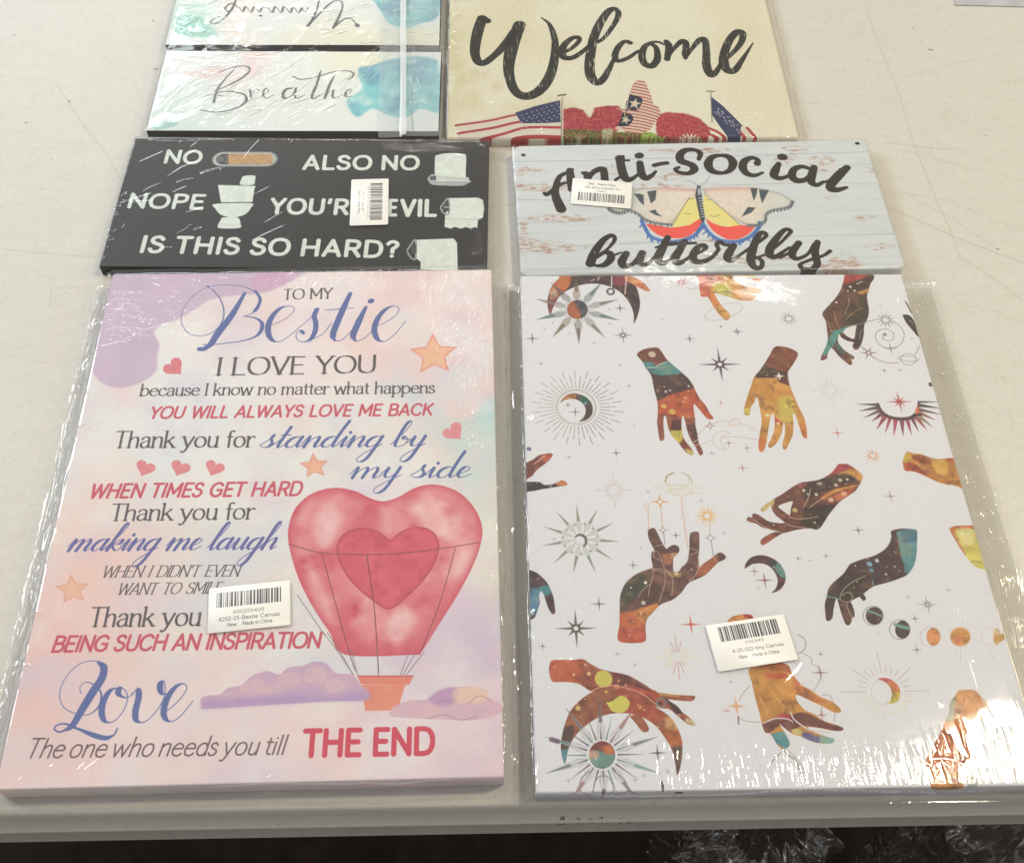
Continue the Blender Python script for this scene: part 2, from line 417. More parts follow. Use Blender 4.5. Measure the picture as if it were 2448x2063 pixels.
    # balloon
    out = B2('1165 300 1168 220 1200 150 1265 98 1350 78 1430 90 1500 122 1550 132 1605 116 1680 76 1760 65 1850 95 1915 160 1945 235 1938 310 1900 410 1840 520 1770 630 1700 740 1672 750 1395 750 1330 660 1258 550 1200 430 1165 300')
    m = s.poly(out, (226, 112, 122), .95)
    s.blend(m*fbm(m.shape, s.ppm*.022, 91)**1.5*1.25, (242, 190, 188), .95)
    s.blend(m*(1-boxblur(m, s.ppm*.004)).clip(0, 1)*2, (206, 80, 96), .8)
    s.blend(m*fbm(m.shape, s.ppm*.015, 7)**3*2, (208, 76, 94), .8)
    for t in ('1330 130 1280 180 1270 260 1300 330 1350 280 1380 190', '1640 150 1750 120 1830 170 1870 250 1800 290 1700 240', '1230 380 1270 400 1330 560 1360 640 1300 560', '1560 600 1620 560 1680 600 1620 700 1550 690', '1850 330 1900 330 1860 430 1820 440'):
        q = boxblur(s.mpoly(s.tex(cat(B2(t)))), s.ppm*.003); s.blend(q*m*(.5+fbm(m.shape, s.ppm*.006, 19)), (246, 206, 204), .75)
    for t in ('1500 130 1540 200 1500 300 1420 240 1440 180', '1380 640 1460 700 1500 745 1400 745', '1780 170 1840 150 1830 210', '1700 640 1760 600 1690 745 1600 745'):
        q = boxblur(s.mpoly(s.tex(cat(B2(t)))), s.ppm*.003); s.blend(q*m, (204, 78, 96), .6)
    m = s.poly(B2('1575 290 1535 257 1470 239 1410 250 1368 285 1358 340 1385 410 1430 470 1500 530 1568 568 1640 520 1710 450 1755 380 1773 310 1755 262 1710 237 1650 240 1605 263 1575 290'), (206, 72, 92), .85)
    s.blend(m*fbm(m.shape, s.ppm*.014, 71), (232, 112, 124), .8); s.blend(m*((fbm(m.shape, s.ppm*.01, 23)-.5)*4).clip(0, 1), (184, 58, 76), .45)
    s.blend(m*(1-boxblur(m, s.ppm*.0016)).clip(0, 1)*2, (170, 52, 70), .7)
    RP = (120, 62, 66)
    s.line(B2('1165 305 1300 340 1480 347 1640 340 1810 318 1935 298'), .55, RP)
    s.line(B2('1300 345 1350 530 1420 775 1440 820'), .5, RP); s.line(B2('1480 348 1510 560 1528 820'), .6, RP); s.line(B2('1838 320 1775 540 1700 735'), .5, RP)
    DK = (120, 108, 108)
    for t in ('1285 20 1345 100 1403 187', '1300 20 1350 95 1398 180', '1180 -130 1290 30', '1395 90 1420 187', '1497 70 1503 190', '1622 105 1590 187', '1685 95 1612 190', '1650 100 1600 187'):
        s.line(B3(t), .5, DK, .85)
    m = s.poly(B3('1418 190 1642 190 1626 226 1432 224'), (228, 120, 104), .95, sm=False); s.blend(m*fbm(m.shape, s.ppm*.01, 5), (240, 150, 124), .6)
    m = s.poly(B3('1436 226 1610 226 1578 328 1450 330'), (238, 150, 124), .95, sm=False); s.blend(m*fbm(m.shape, s.ppm*.01, 9), (226, 120, 100), .6)
    s.line(B3('1422 192 1640 192'), .8, (196, 84, 80))
    cl = B3('800 310 800 278 835 268 872 265 905 240 960 226 1000 192 1060 172 1110 186 1145 158 1200 152 1245 135 1295 142 1335 180 1400 186 1432 228 1462 250 1450 288 1300 293 1050 308 820 322 800 310')
    m = s.poly(cl, (190, 158, 200), .9); s.blend(m*fbm(m.shape, s.ppm*.012, 31), (226, 180, 192), .8)
    for cx, cy, r in ((1000, 232, 60), (1150, 205, 55), (1250, 190, 60), (1330, 230, 50), (900, 275, 40), (1080, 250, 50)):
        q = s.mpoly(s.tex(B3([v for k in np.linspace(0, 6.28, 24) for v in (cx+r*math.cos(k), cy+r*.7*math.sin(k))])))
        s.blend(boxblur(q, s.ppm*.0015)*m*(.4+fbm(m.shape, s.ppm*.005, int(cx))), (232, 196, 196), .55); s.blend((q-boxblur(q, s.ppm*.001)).clip(0, 1)*m, (170, 140, 190), .5)
    m2 = s.poly(B3('800 310 810 290 900 275 1000 280 1120 262 1300 270 1460 255 1450 288 1300 293 1050 308 820 322 800 310'), (168, 140, 196), .5, blur=1.5)
    m = s.poly(B3('1548 348 1562 315 1620 290 1700 282 1742 250 1800 236 1862 234 1925 246 1950 285 1985 300 1990 335 1900 366 1700 362 1600 356 1548 348'), (206, 166, 200), .85); s.blend(m*fbm(m.shape, s.ppm*.01, 33), (236, 196, 190), .8)
    s.poly(B3('1700 282 1742 250 1800 236 1820 260 1800 300 1740 310 1700 282'), (176, 130, 188), .6, blur=1)
    s.poly(B3('1800 250 1862 234 1925 246 1940 280 1870 300 1810 290 1800 250'), (240, 206, 178), .7, blur=1)
    for t in ('1740 296 1775 290 1795 306', '1860 300 1905 270 1950 290', '1700 362 1760 345 1830 366 1900 350'): s.line(B3(t), .5, (160, 110, 160), .7)
    # Love
    LB = (90, 104, 164)
    s.pen(B3('322 262 318 235 345 216 380 232 402 262 392 312 350 345 300 340 258 320 238 280 246 226 285 168 330 138 375 132 404 142'), .5, 1.2, LB)
    s.line(B3('392 138 412 158 405 200 372 250 330 318 290 385 262 405'), [2, 4.4, 5, 5.4, 5, 4, 2], LB)
    s.pen(B3('262 405 235 414 216 402 228 386 262 382 310 402 370 425 420 438 452 426 466 400'), 1.0, 2.6, LB)
    s.line(B3('300 396 370 426 420 438 448 428'), [1, 3, 3, 1.2], LB)
    s.pen(B3('478 238 440 248 412 290 404 338 418 372 450 372 486 336 506 288 500 252 478 238 470 262 500 278 530 262'), .6, 4, LB)
    s.pen(B3('524 262 548 244 550 280 538 330 542 368 572 374 612 342 648 286 656 240 650 214 636 226 644 262 690 256'), .6, 4, LB)
    s.pen(B3('640 345 688 310 726 270 742 236 722 222 688 244 660 290 650 338 664 368 694 368 730 336 766 290'), .6, 4, LB)
    G('The one who needs you till', B3, (96, 517), (1128, 502), 76, dict(w=9, slant=.22, space=22, track=5), (104, 84, 84))
    G('THE END', B3, (1203, 508), (1722, 498), 98, dict(w=21, space=36, track=12), (212, 66, 88))
    s.img += (srgb((232, 226, 226))-s.img)*.08   # whole print eased towards a pale grey
    n = fbm((s.th, s.tw), s.ppm*.0012, 8, 2)
    s.img *= (1+.03*(n-.5))[..., None]
    return s


def art_black():
    s = Board([(322, 325), (1171, 346), (1163, 640), (238, 645)], .010, 4200, .0, extra=0)
    s.img[:] = srgb((35, 31, 28))
    W_ = (214, 222, 214)
    st = dict(w=22, space=34, track=17)
    for t, a, b, c in (('NO', (352, 172), (540, 176), 62), ('ALSO NO', (1078, 205), (1678, 207), 66), ('NOPE', (162, 404), (556, 412), 68),
                       ('YOU\'R', (905, 435), (1308, 440), 72), ('VIL', (1588, 448), (1768, 448), 78), ('IS THIS SO HARD?', (226, 636), (1570, 664), 78)):
        s.glyphs(t, FONT, C1, a, b, c, st, W_)
    s.glyphs('E', FONT, C1, (1520, 446), (1562, 446), 76, st, W_)
    GY = (150, 152, 148)
    # bare cardboard tube on its holder
    s.line(C1('660 155 890 155'), 18.5, (140, 146, 144)); s.line(C1('660 155 885 155'), 16, (178, 184, 180)); s.line(C1('700 155 880 155'), 13.4, (60, 56, 54))
    s.line(C1('665 155 880 155'), 13.2, (40, 37, 35))
    m = s.poly(C1('688 127 905 127 918 140 924 155 918 172 905 182 688 182'), (190, 150, 102), 1, sm=False)
    for k in range(3): s.line(C1([700+k*72, 128, 735+k*72, 150, 775+k*72, 181]), .5, (150, 112, 72))
    s.poly(C1('630 138 686 134 686 176 630 172'), (92, 94, 96), 1, sm=False); s.line(C1('655 135 672 155 655 175'), 1.2, (50, 48, 46))
    # roll standing on end
    s.poly(C1('1775 135 1830 124 1915 128 1928 150 1926 240 1940 262 1930 280 1780 270 1765 245 1765 150 1775 135'), W_)
    s.poly(C1('1740 240 1940 250 1945 262 1930 268 1740 262'), (196, 202, 196), 1, sm=False)
    s.poly(C1('1726 255 1745 235 1770 238 1775 262 1945 266 1930 285 1900 294 1790 292 1745 285 1726 262'), (165, 172, 172)); s.poly(C1('1738 244 1770 242 1772 264 1740 264'), (84, 82, 92), 1, sm=False)
    s.line(C1('1772 266 1940 268'), 1., (225, 230, 225))
    # toilet with a roll on the tank
    s.poly(C1('755 262 770 243 825 240 828 262 818 288 752 288 755 262'), W_)
    s.poly(C1('634 288 832 293 824 312 815 378 650 380 638 312'), W_, 1, sm=False); s.line(C1('636 289 830 294'), .7, (120, 122, 120))
    s.poly(C1('618 388 804 384 806 410 780 440 740 455 700 458 650 445 622 415 618 388'), W_)
    s.poly(C1('655 458 735 458 752 490 745 514 640 514 636 492'), W_, 1)
    s.line(C1('640 383 812 381'), .6, (40, 37, 35))
    # roll hung the other way, sheet down
    s.poly(C1('1838 358 1990 355 2015 368 2022 410 2015 460 1990 470 1985 515 1975 508 1950 517 1925 508 1900 517 1870 508 1845 517 1815 508 1818 440 1830 420 1838 358'), W_, 1, sm=False)
    s.line(C1('1818 466 2000 470'), .6, (168, 174, 170)); s.line(C1('1795 405 1815 378 1836 362 1836 440 1810 435 1795 412'), 1.6, (150, 156, 154))
    s.poly(C1('1808 388 1838 384 1838 428 1808 424'), (70, 68, 70), 1, sm=False); s.line(C1('1815 405 1836 405'), 1.2, (170, 176, 174))
    s.poly(C1('1665 575 1862 568 1880 590 1884 740 1690 740 1690 690 1665 670'), W_, 1, sm=False)
    s.line(C1('1620 630 1640 600 1664 578 1664 672 1640 668 1622 640'), 1.6, (150, 156, 154)); s.poly(C1('1640 602 1668 598 1668 646 1640 642'), (70, 68, 70), 1, sm=False)
    for q in ('250 72 252 72',): s.line(C1(q), 3.6, (12, 10, 10))
    s.img *= (1+.14*(fbm((s.th, s.tw), s.ppm*.004, 3, 4)-.5))[..., None]
    return s

def art_anti():
    s = Board([(1226, 353), (2072, 329), (2164, 647), (1245, 655)], .012, 4200, .0)
    s.img[:] = srgb((210, 214, 215))
    n = fbm((s.th, s.tw), s.ppm*.05, 4, 5, .12)
    s.blend((n*1.3-.2).clip(0, 1), (194, 200, 203), .8)
    n = fbm((s.th, s.tw), s.ppm*.02, 44, 4, .1); s.blend(((n-.5)*3).clip(0, 1), (214, 216, 214), .7)
    # board seams
    L = lambda t, w=.5, a=.7: s.line(D1(t), w, (128, 134, 138), a, sm=False)
    L('60 162 560 152 1850 112'); L('65 350 400 356 700 352'); L('85 470 400 460 560 420', .4, .5); L('85 615 480 575 960 560 1400 535 1960 522'); L('1050 280 1500 268 1880 268', .4); L('100 700 900 690 2000 668', .4, .5)
    L('300 215 900 196 1880 170', .35, .4); L('80 520 760 505', .3, .35); L('1400 420 1930 400', .3, .35)
    r = np.random.default_rng(5)
    for x, y, ww, hh in ((85, 205, 130, 20), (85, 290, 150, 20), (240, 290, 160, 18), (300, 445, 190, 16), (90, 580, 120, 50), (230, 590, 190, 22), (700, 290, 200, 24), (820, 240, 90, 26), (980, 105, 200, 14), (1480, 90, 60, 34),
                         (1600, 165, 70, 38), (1680, 690, 110, 44), (1720, 665, 70, 30), (1900, 590, 60, 16), (1640, 330, 30, 18), (100, 500, 30, 60), (1860, 200, 60, 14), (1420, 150, 70, 14), (1060, 560, 90, 16), (1250, 640, 200, 20), (560, 205, 60, 20), (1820, 440, 50, 12)):
        ell = np.array([(x+ww*math.cos(t)*(1+.35*r.normal()), y+hh*math.sin(t)*(1+.35*r.normal())) for t in np.linspace(0, 6.28, 26)])
        m = s.mpoly(s.tex(D1(ell))); nn = fbm(m.shape, s.ppm*.005, int(x), 4, .3)
        m = boxblur(m, s.ppm*.001)
        s.blend(m*((nn-.42)*4).clip(0, 1), (192, 166, 152), .7); s.blend(m*((nn-.55)*6).clip(0, 1), (160, 122, 104), .55)
    # moth
    WG = (230, 220, 206)
    M1 = frame(1420, 420, .41806)
    for sg, pts in ((0, '592 78 480 74 360 72 240 76 222 110 214 180 150 190 84 190 100 212 150 212 205 200 255 222 290 250 350 272 440 284 520 200 585 120'),
                    (1, '620 78 760 70 920 70 1000 84 1080 108 1142 152 1120 178 1070 190 1020 200 985 222 978 262 945 288 860 280 740 210 640 120')):
        P = np.vstack([cat(M1(pts)[:13 if sg else 14]), M1(pts)[13 if sg else 14:]])
        m = s.poly(P, WG, 1, sm=False); nn = fbm(m.shape, s.ppm*.003, 8+sg)
        s.blend(m*nn, (206, 192, 178), .8)
        tip = boxblur(s.mpoly(s.tex(M1('84 60 300 60 300 300 84 300' if sg == 0 else '960 60 1160 60 1160 300 960 300'))), s.ppm*.006)
        s.blend(m*tip, (206, 206, 200), .8)
        for k in range(60):   # fine scales
            x = r.integers(230, 590) if sg == 0 else r.integers(630, 1000); y = r.integers(85, 230)
            q = s.mstroke(s.tex(M1([x, y, x+(-16 if sg == 0 else 16), y+5])), .8); s.blend(q, (170, 150, 136), .35)
        s.blend(m*(1-boxblur(m, s.ppm*.0022)).clip(0, 1)*1.6, (110, 112, 110), .6)
    s.poly(M1('370 66 590 72 590 90 370 88'), (226, 170, 160), .5, blur=1.2); s.poly(M1('620 70 900 66 900 86 640 92'), (226, 170, 160), .5, blur=1.2)
    rim = '700 455 720 500 745 535 800 555 870 560 930 545 975 520 1003 470'
    rim2 = '1003 470 1040 520 1085 550 1140 562 1200 555 1250 530 1285 490 1290 465'
    for R in (rim, rim2):
        P = cat(D1(R), 6); s.line(P, 3.6, (82, 118, 176), .9)
        for k in range(0, len(P), 2): s.line(np.vstack([P[k], P[k]+(r.normal()*6, 9)]), 1.6, (74, 110, 172), .8)
    s.poly(D1('725 472 790 482 850 490 920 480 975 455 1003 440 985 490 940 530 880 545 800 535 750 505 725 472'), (232, 92, 78), 1)
    s.poly(D1('1022 448 1060 470 1120 486 1190 478 1240 482 1262 478 1250 510 1200 542 1140 552 1090 530 1050 500 1022 448'), (232, 92, 78), 1)
    s.poly(D1('960 335 985 380 1000 440 940 478 870 490 848 485 900 400 935 345'), (226, 214, 136), 1, sm=False); s.poly(D1('1010 325 1060 365 1120 410 1192 478 1130 488 1070 474 1022 445 1005 390'), (226, 214, 136), 1, sm=False)
    for t in ('915 418 930 424 945 420', '1040 430 1065 436 1090 426', '850 485 900 400 940 340', '1060 362 1120 412 1190 476', '1020 350 1050 352', '930 350 960 345'): s.line(D1(t), .8, (120, 110, 80), .7)
    for t in ('228 104 262 104 284 112 286 172 262 150', '304 92 358 84 352 138 326 162', '314 204 350 194 362 214 392 236 350 226', '894 72 936 74 930 110 914 146', '944 80 1002 84 980 124 962 160 950 120', '880 180 926 184 900 212 844 236'):
        s.poly(M1(t), (70, 80, 84), .95, sm=False)
    s.line(D1('985 285 985 330 992 380 1003 440 1005 462'), [3, 5.5, 5, 4.4, 2], (70, 74, 84))
    for k in range(8): s.line(D1([984+k*2.2, 345+k*13, 1012+k*1, 343+k*13]), .8, (206, 204, 190))
    for k in range(24): s.line(D1([978+r.random()*18, 290+r.random()*40, 980+r.random()*18, 292+r.random()*40]), .5, (190, 196, 200), .7)
    s.line(D1('985 285 950 262 925 255'), .5, (90, 90, 90), .8); s.line(D1('992 285 1020 262 1042 235'), .5, (90, 90, 90), .8)
    # lettering
    K = (52, 44, 36)
    def b(t, w): s.line(D1(t), np.array(w)*.45, K)
    b('355 200 330 215 290 235 272 280 268 330 296 398', [5, 9, 10, 13, 16, 20]); b('340 205 345 250 348 300', [14, 17, 14]); b('212 318 225 325 262 298 300 272 350 262', [7, 10, 9, 8, 6])
    b('330 212 345 204 356 198', [8, 6, 4])
    b('405 218 425 225 430 262', [8, 14, 16]); b('430 250 460 212 505 200 515 250', [8, 12, 15, 15])
    N1 = frame(1290, 340, .29264)
    s.line(N1('655 130 668 210 690 280 720 308 765 295 812 258'), np.array([17, 19, 19, 16, 10, 6])*.42, K); s.line(N1('690 152 730 150'), 2.6, K); s.line(N1('620 310 650 290'), 3, K); s.poly(N1('614 122 692 106 700 150 625 170'), K, 1, sm=False)
    b('684 132 690 130', [16, 16]); b('690 168 700 225 722 244 752 228 770 210', [14, 17, 14, 9, 6]); b('762 180 795 172 826 168', [10, 10, 10])
    b('985 150 992 120 965 103 920 104 892 126 895 156 930 170 955 182 962 202 935 220 890 216 868 200 885 190', [8, 12, 10, 13, 16, 17, 15, 16, 16, 11, 10, 9, 7])
    b('1095 130 1050 140 1032 175 1052 208 1105 218 1145 200 1156 165 1135 138 1095 130', [9, 13, 18, 15, 9, 13, 18, 14, 9])
    b('1278 170 1280 152 1250 142 1215 158 1205 190 1225 220 1265 230 1305 216', [14, 10, 10, 15, 17, 14, 10, 6])
    b('1400 138 1406 138', [18, 18]); b('1385 172 1368 205 1362 230 1385 244 1420 238 1448 222', [11, 17, 17, 12, 9, 6])
    b('1540 196 1500 186 1462 200 1452 235 1478 256 1520 250 1556 215', [9, 11, 14, 17, 15, 11, 10]); b('1562 190 1552 225 1548 262 1575 278 1610 262', [14, 17, 16, 11, 7])
    b('1728 190 1690 225 1650 270 1645 296 1680 302 1725 290', [14, 19, 19, 17, 13, 7]); b('1600 268 1650 250 1690 225', [6, 6, 6]); b('1690 200 1735 188', [5, 8])
    # butterfly
    B9 = frame(1380, 530, .5351)
    def bb(t, w): s.line(B9(t), np.array(w)*.43, K)
    bb('98 150 138 120 166 85 164 67 148 63 118 82 88 120 70 155 58 188', [6, 6, 8, 9, 10, 13, 16, 18, 18]); bb('50 193 75 193', [8, 8]); bb('86 162 120 138 146 143 150 165 128 190 100 198 78 196', [6, 10, 14, 16, 13, 9, 6]); bb('146 150 170 148 195 138', [6, 5, 5])
    b('622 620 600 660 610 682 650 676 690 635', [13, 16, 14, 9, 9]); b('702 618 688 655 700 676 735 668 770 630', [14, 16, 13, 8, 5])
    b('830 540 800 600 780 645 795 668 830 660 870 620', [12, 16, 17, 13, 8, 5]); b('915 560 885 610 865 645 880 668 915 655 945 630', [12, 15, 17, 13, 8, 5]); b('770 590 850 572 970 568', [5, 10, 6])
    b('945 632 990 615 1020 592 1010 578 980 590 958 625 962 655 1000 662 1050 640 1085 600', [6, 6, 9, 9, 12, 15, 15, 12, 8, 7])
    b('1085 600 1075 575 1092 562 1110 575 1140 580 1150 582', [8, 9, 9, 8, 7, 9]); b('1160 580 1135 620 1128 645 1150 655 1195 625', [13, 16, 15, 10, 5])
    b('1195 625 1260 580 1310 545 1322 525 1300 515 1275 545 1255 600 1245 650 1262 688 1295 690 1302 660 1275 640 1250 650 1320 625', [6, 7, 7, 9, 9, 13, 16, 17, 13, 9, 9, 7, 6, 5])
    b('1320 625 1380 580 1430 530 1445 508 1420 500 1385 530 1345 590 1340 625 1365 638 1410 610 1440 590', [5, 6, 7, 9, 9, 12, 17, 16, 11, 7, 6])
    Y1 = frame(1380, 530, .5351); M1 = frame(1420, 420, .41806)
    def by(t, w): s.line(Y1(t), np.array(w)*.41, K)
    by('905 160 945 140 985 95', [9, 6, 6]); by('990 96 965 130 962 155 985 166 1030 145 1060 100', [14, 16, 15, 10, 7, 8]); by('1074 92 1062 130 1068 165 1072 192 1048 214 1012 212 996 196 1008 182', [13, 17, 16, 15, 12, 11, 10, 6]); by('1004 186 1050 168 1100 152 1130 132', [7, 8, 7, 9])
    for t in ('85 190 120 208 160 212 205 200 255 222 290 250 350 272 440 282', '1136 150 1120 178 1070 192 1020 200 985 222 982 255 945 280 880 285'):
        P = cat(M1(t), 5); s.line(P, [3.4, 2.6, 2.2, 2, 2.6, 3], (108, 114, 116), .8)
        for k in range(0, len(P), 2): s.line(np.vstack([P[k], P[k]+(0, 5)]), 1.6, (100, 106, 108), .8)
    for q in ('106 128 108 128', '1777 70 1780 70'): s.line(D1(q), 3.6, (40, 38, 36))
    for q in ('106 128 108 128', '1777 70 1780 70'): s.line(D1(q), 2.4, (14, 13, 12))
    return s
DKB, BRN, ORG, YEL, TEA, GRY = (82, 62, 60), (112, 74, 62), (204, 116, 70), (222, 172, 84), (104, 158, 160), (128, 124, 130)
RNG = np.random.default_rng(77)

def galaxy(s, px, base, patches, dots=10, sm=True, spk=1):
    """a shape filled with swirling colour; patches = [(colour, frame points, blur)]"""
    m = s.poly(px, base, .96, sm=sm)
    ys, xs = np.nonzero(m > .5)
    if not len(ys): return m
    y0, y1, x0, x1 = ys.min()-2, ys.max()+3, xs.min()-2, xs.max()+3
    y0, x0 = max(0, y0), max(0, x0)
    sub = m[y0:y1, x0:x1]
    n = fbm(sub.shape, s.ppm*.008, int(xs[0]) % 97+3)
    s.blend((x0, y0, sub*(n*1.4-.3).clip(0, 1)), tuple(int(c*.72) for c in base), .7)
    n = fbm(sub.shape, s.ppm*.012, int(ys[0]) % 91+7, 4); sw = fbm(sub.shape, s.ppm*.004, int(ys[0]) % 83+2, 3)
    s.blend((x0, y0, sub*((n-.5)*5).clip(0, 1)*(sw*1.6-.3).clip(0, 1)), tuple(min(255, int(c*1.1+16)) for c in base), .5)
    for col, P, bl in patches:
        q = s.mpoly(s.tex(cat(P)))[y0:y1, x0:x1]
        if bl: q = boxblur(q, bl*s.ppm/1000)
        s.blend((x0, y0, q*sub), col, .92)
        n = fbm(sub.shape, s.ppm*.006, int(P[0][0]) % 89+5)
        s.blend((x0, y0, q*sub*(n*1.5-.45).clip(0, 1)), tuple(int(c*.8) for c in col), .7)
    n = fbm(sub.shape, s.ppm*.005, int(xs[-1]) % 79+11, 4)
    s.blend((x0, y0, sub*((n-.56)*6).clip(0, 1)), (226, 170, 110), .2); s.blend((x0, y0, sub*((.42-n)*6).clip(0, 1)), (60, 42, 44), .3)
    for k in range(dots):
        i = RNG.integers(len(ys)); r = RNG.random()**3*1.0+.25
        s.blend(s.mstroke(np.array([[xs[i], ys[i]], [xs[i]+.5, ys[i]]]), r*s.ppm/1000*spk), (232, 222, 200), .75)
    return m

def spark(s, px, r, col=(112, 104, 110), n=4, ring=0, wd=.16, a=.85, rot=0, k=.5, f2=.45):
    """star with tapering points, r in mm"""
    T = s.tex(px.reshape(1, 2))[0]; R = 1.5*r*s.ppm/1000
    for i in range(n):
        an = rot+i*2*math.pi/n; rr = R*(1 if (i % 2 == 0 or n == 4) else f2)
        e = T+rr*np.array([math.cos(an), math.sin(an)])
        b = T+(ring*R)*np.array([math.cos(an), math.sin(an)])
        s.blend(s.mstroke(np.vstack([b, e]), np.array([R*wd*2, .25])), col, a)
    if ring:
        s.blend(s.mstroke(np.vstack([T+ring*R*np.array([math.cos(q), math.sin(q)]) for q in np.linspace(0, 6.3, 20)]), max(.9, R*.09)), col, a)

def burst(s, px, r0, r1, n, col, w=.35, alt=.7, rot=0, cols=None, a=.85, taper=False, long4=0):
    T = s.tex(px.reshape(1, 2))[0]; K = 1.45*s.ppm/1000; w = w/1.45
    for i in range(n):
        an = rot+i*2*math.pi/n; rr = r1 if i % 2 == 0 else r1*alt
        if long4 and i % (n//4) == 0: rr = r1*long4
        d = np.array([math.cos(an), math.sin(an)])
        c = cols[i % len(cols)] if cols else col
        s.blend(s.mstroke(np.vstack([T+d*r0*K, T+d*rr*K]), np.array([w*K*(2.2 if taper else 1), w*K*(.2 if taper else 1)])), c, a)

def petals(s, px, r0, r1, n, col, cols=None, rot=0, fillc=None, wd=.18):
    """big star with long pointed rays, outlined and half filled"""
    T = s.tex(px.reshape(1, 2))[0]; K = s.ppm/1000
    for i in range(n):
        an = rot+i*2*math.pi/n; d = np.array([math.cos(an), math.sin(an)]); o = np.array([-d[1], d[0]])
        tip = T+d*r1*K; mid = T+d*(r0+.25*(r1-r0))*K; b = T+d*r0*K
        c = cols[i % len(cols)] if cols else col
        P = np.vstack([b, mid+o*wd*r1*K*.5, tip, mid-o*wd*r1*K*.5])
        s.blend(s.mpoly(P), fillc or c, .45)
        s.blend(s.mstroke(np.vstack([T+d*(r0+.45*(r1-r0))*K, tip]), np.array([wd*r1*K*.45, .4])), c, .75)
        s.blend(s.mstroke(np.vstack([b, mid+o*wd*r1*K*.5, tip, mid-o*wd*r1*K*.5, b]), .5), c, .6)

def ring(s, c, rx, ry, rot, w, col, a=.85, t0=0, t1=6.2832):
    t = np.linspace(t0, t1, 48)
    x, y = rx*np.cos(t), ry*np.sin(t)
    P = np.c_[c[0]+x*math.cos(rot)-y*math.sin(rot), c[1]+x*math.sin(rot)+y*math.cos(rot)]
    s.line(P, w, col, a, sm=False)

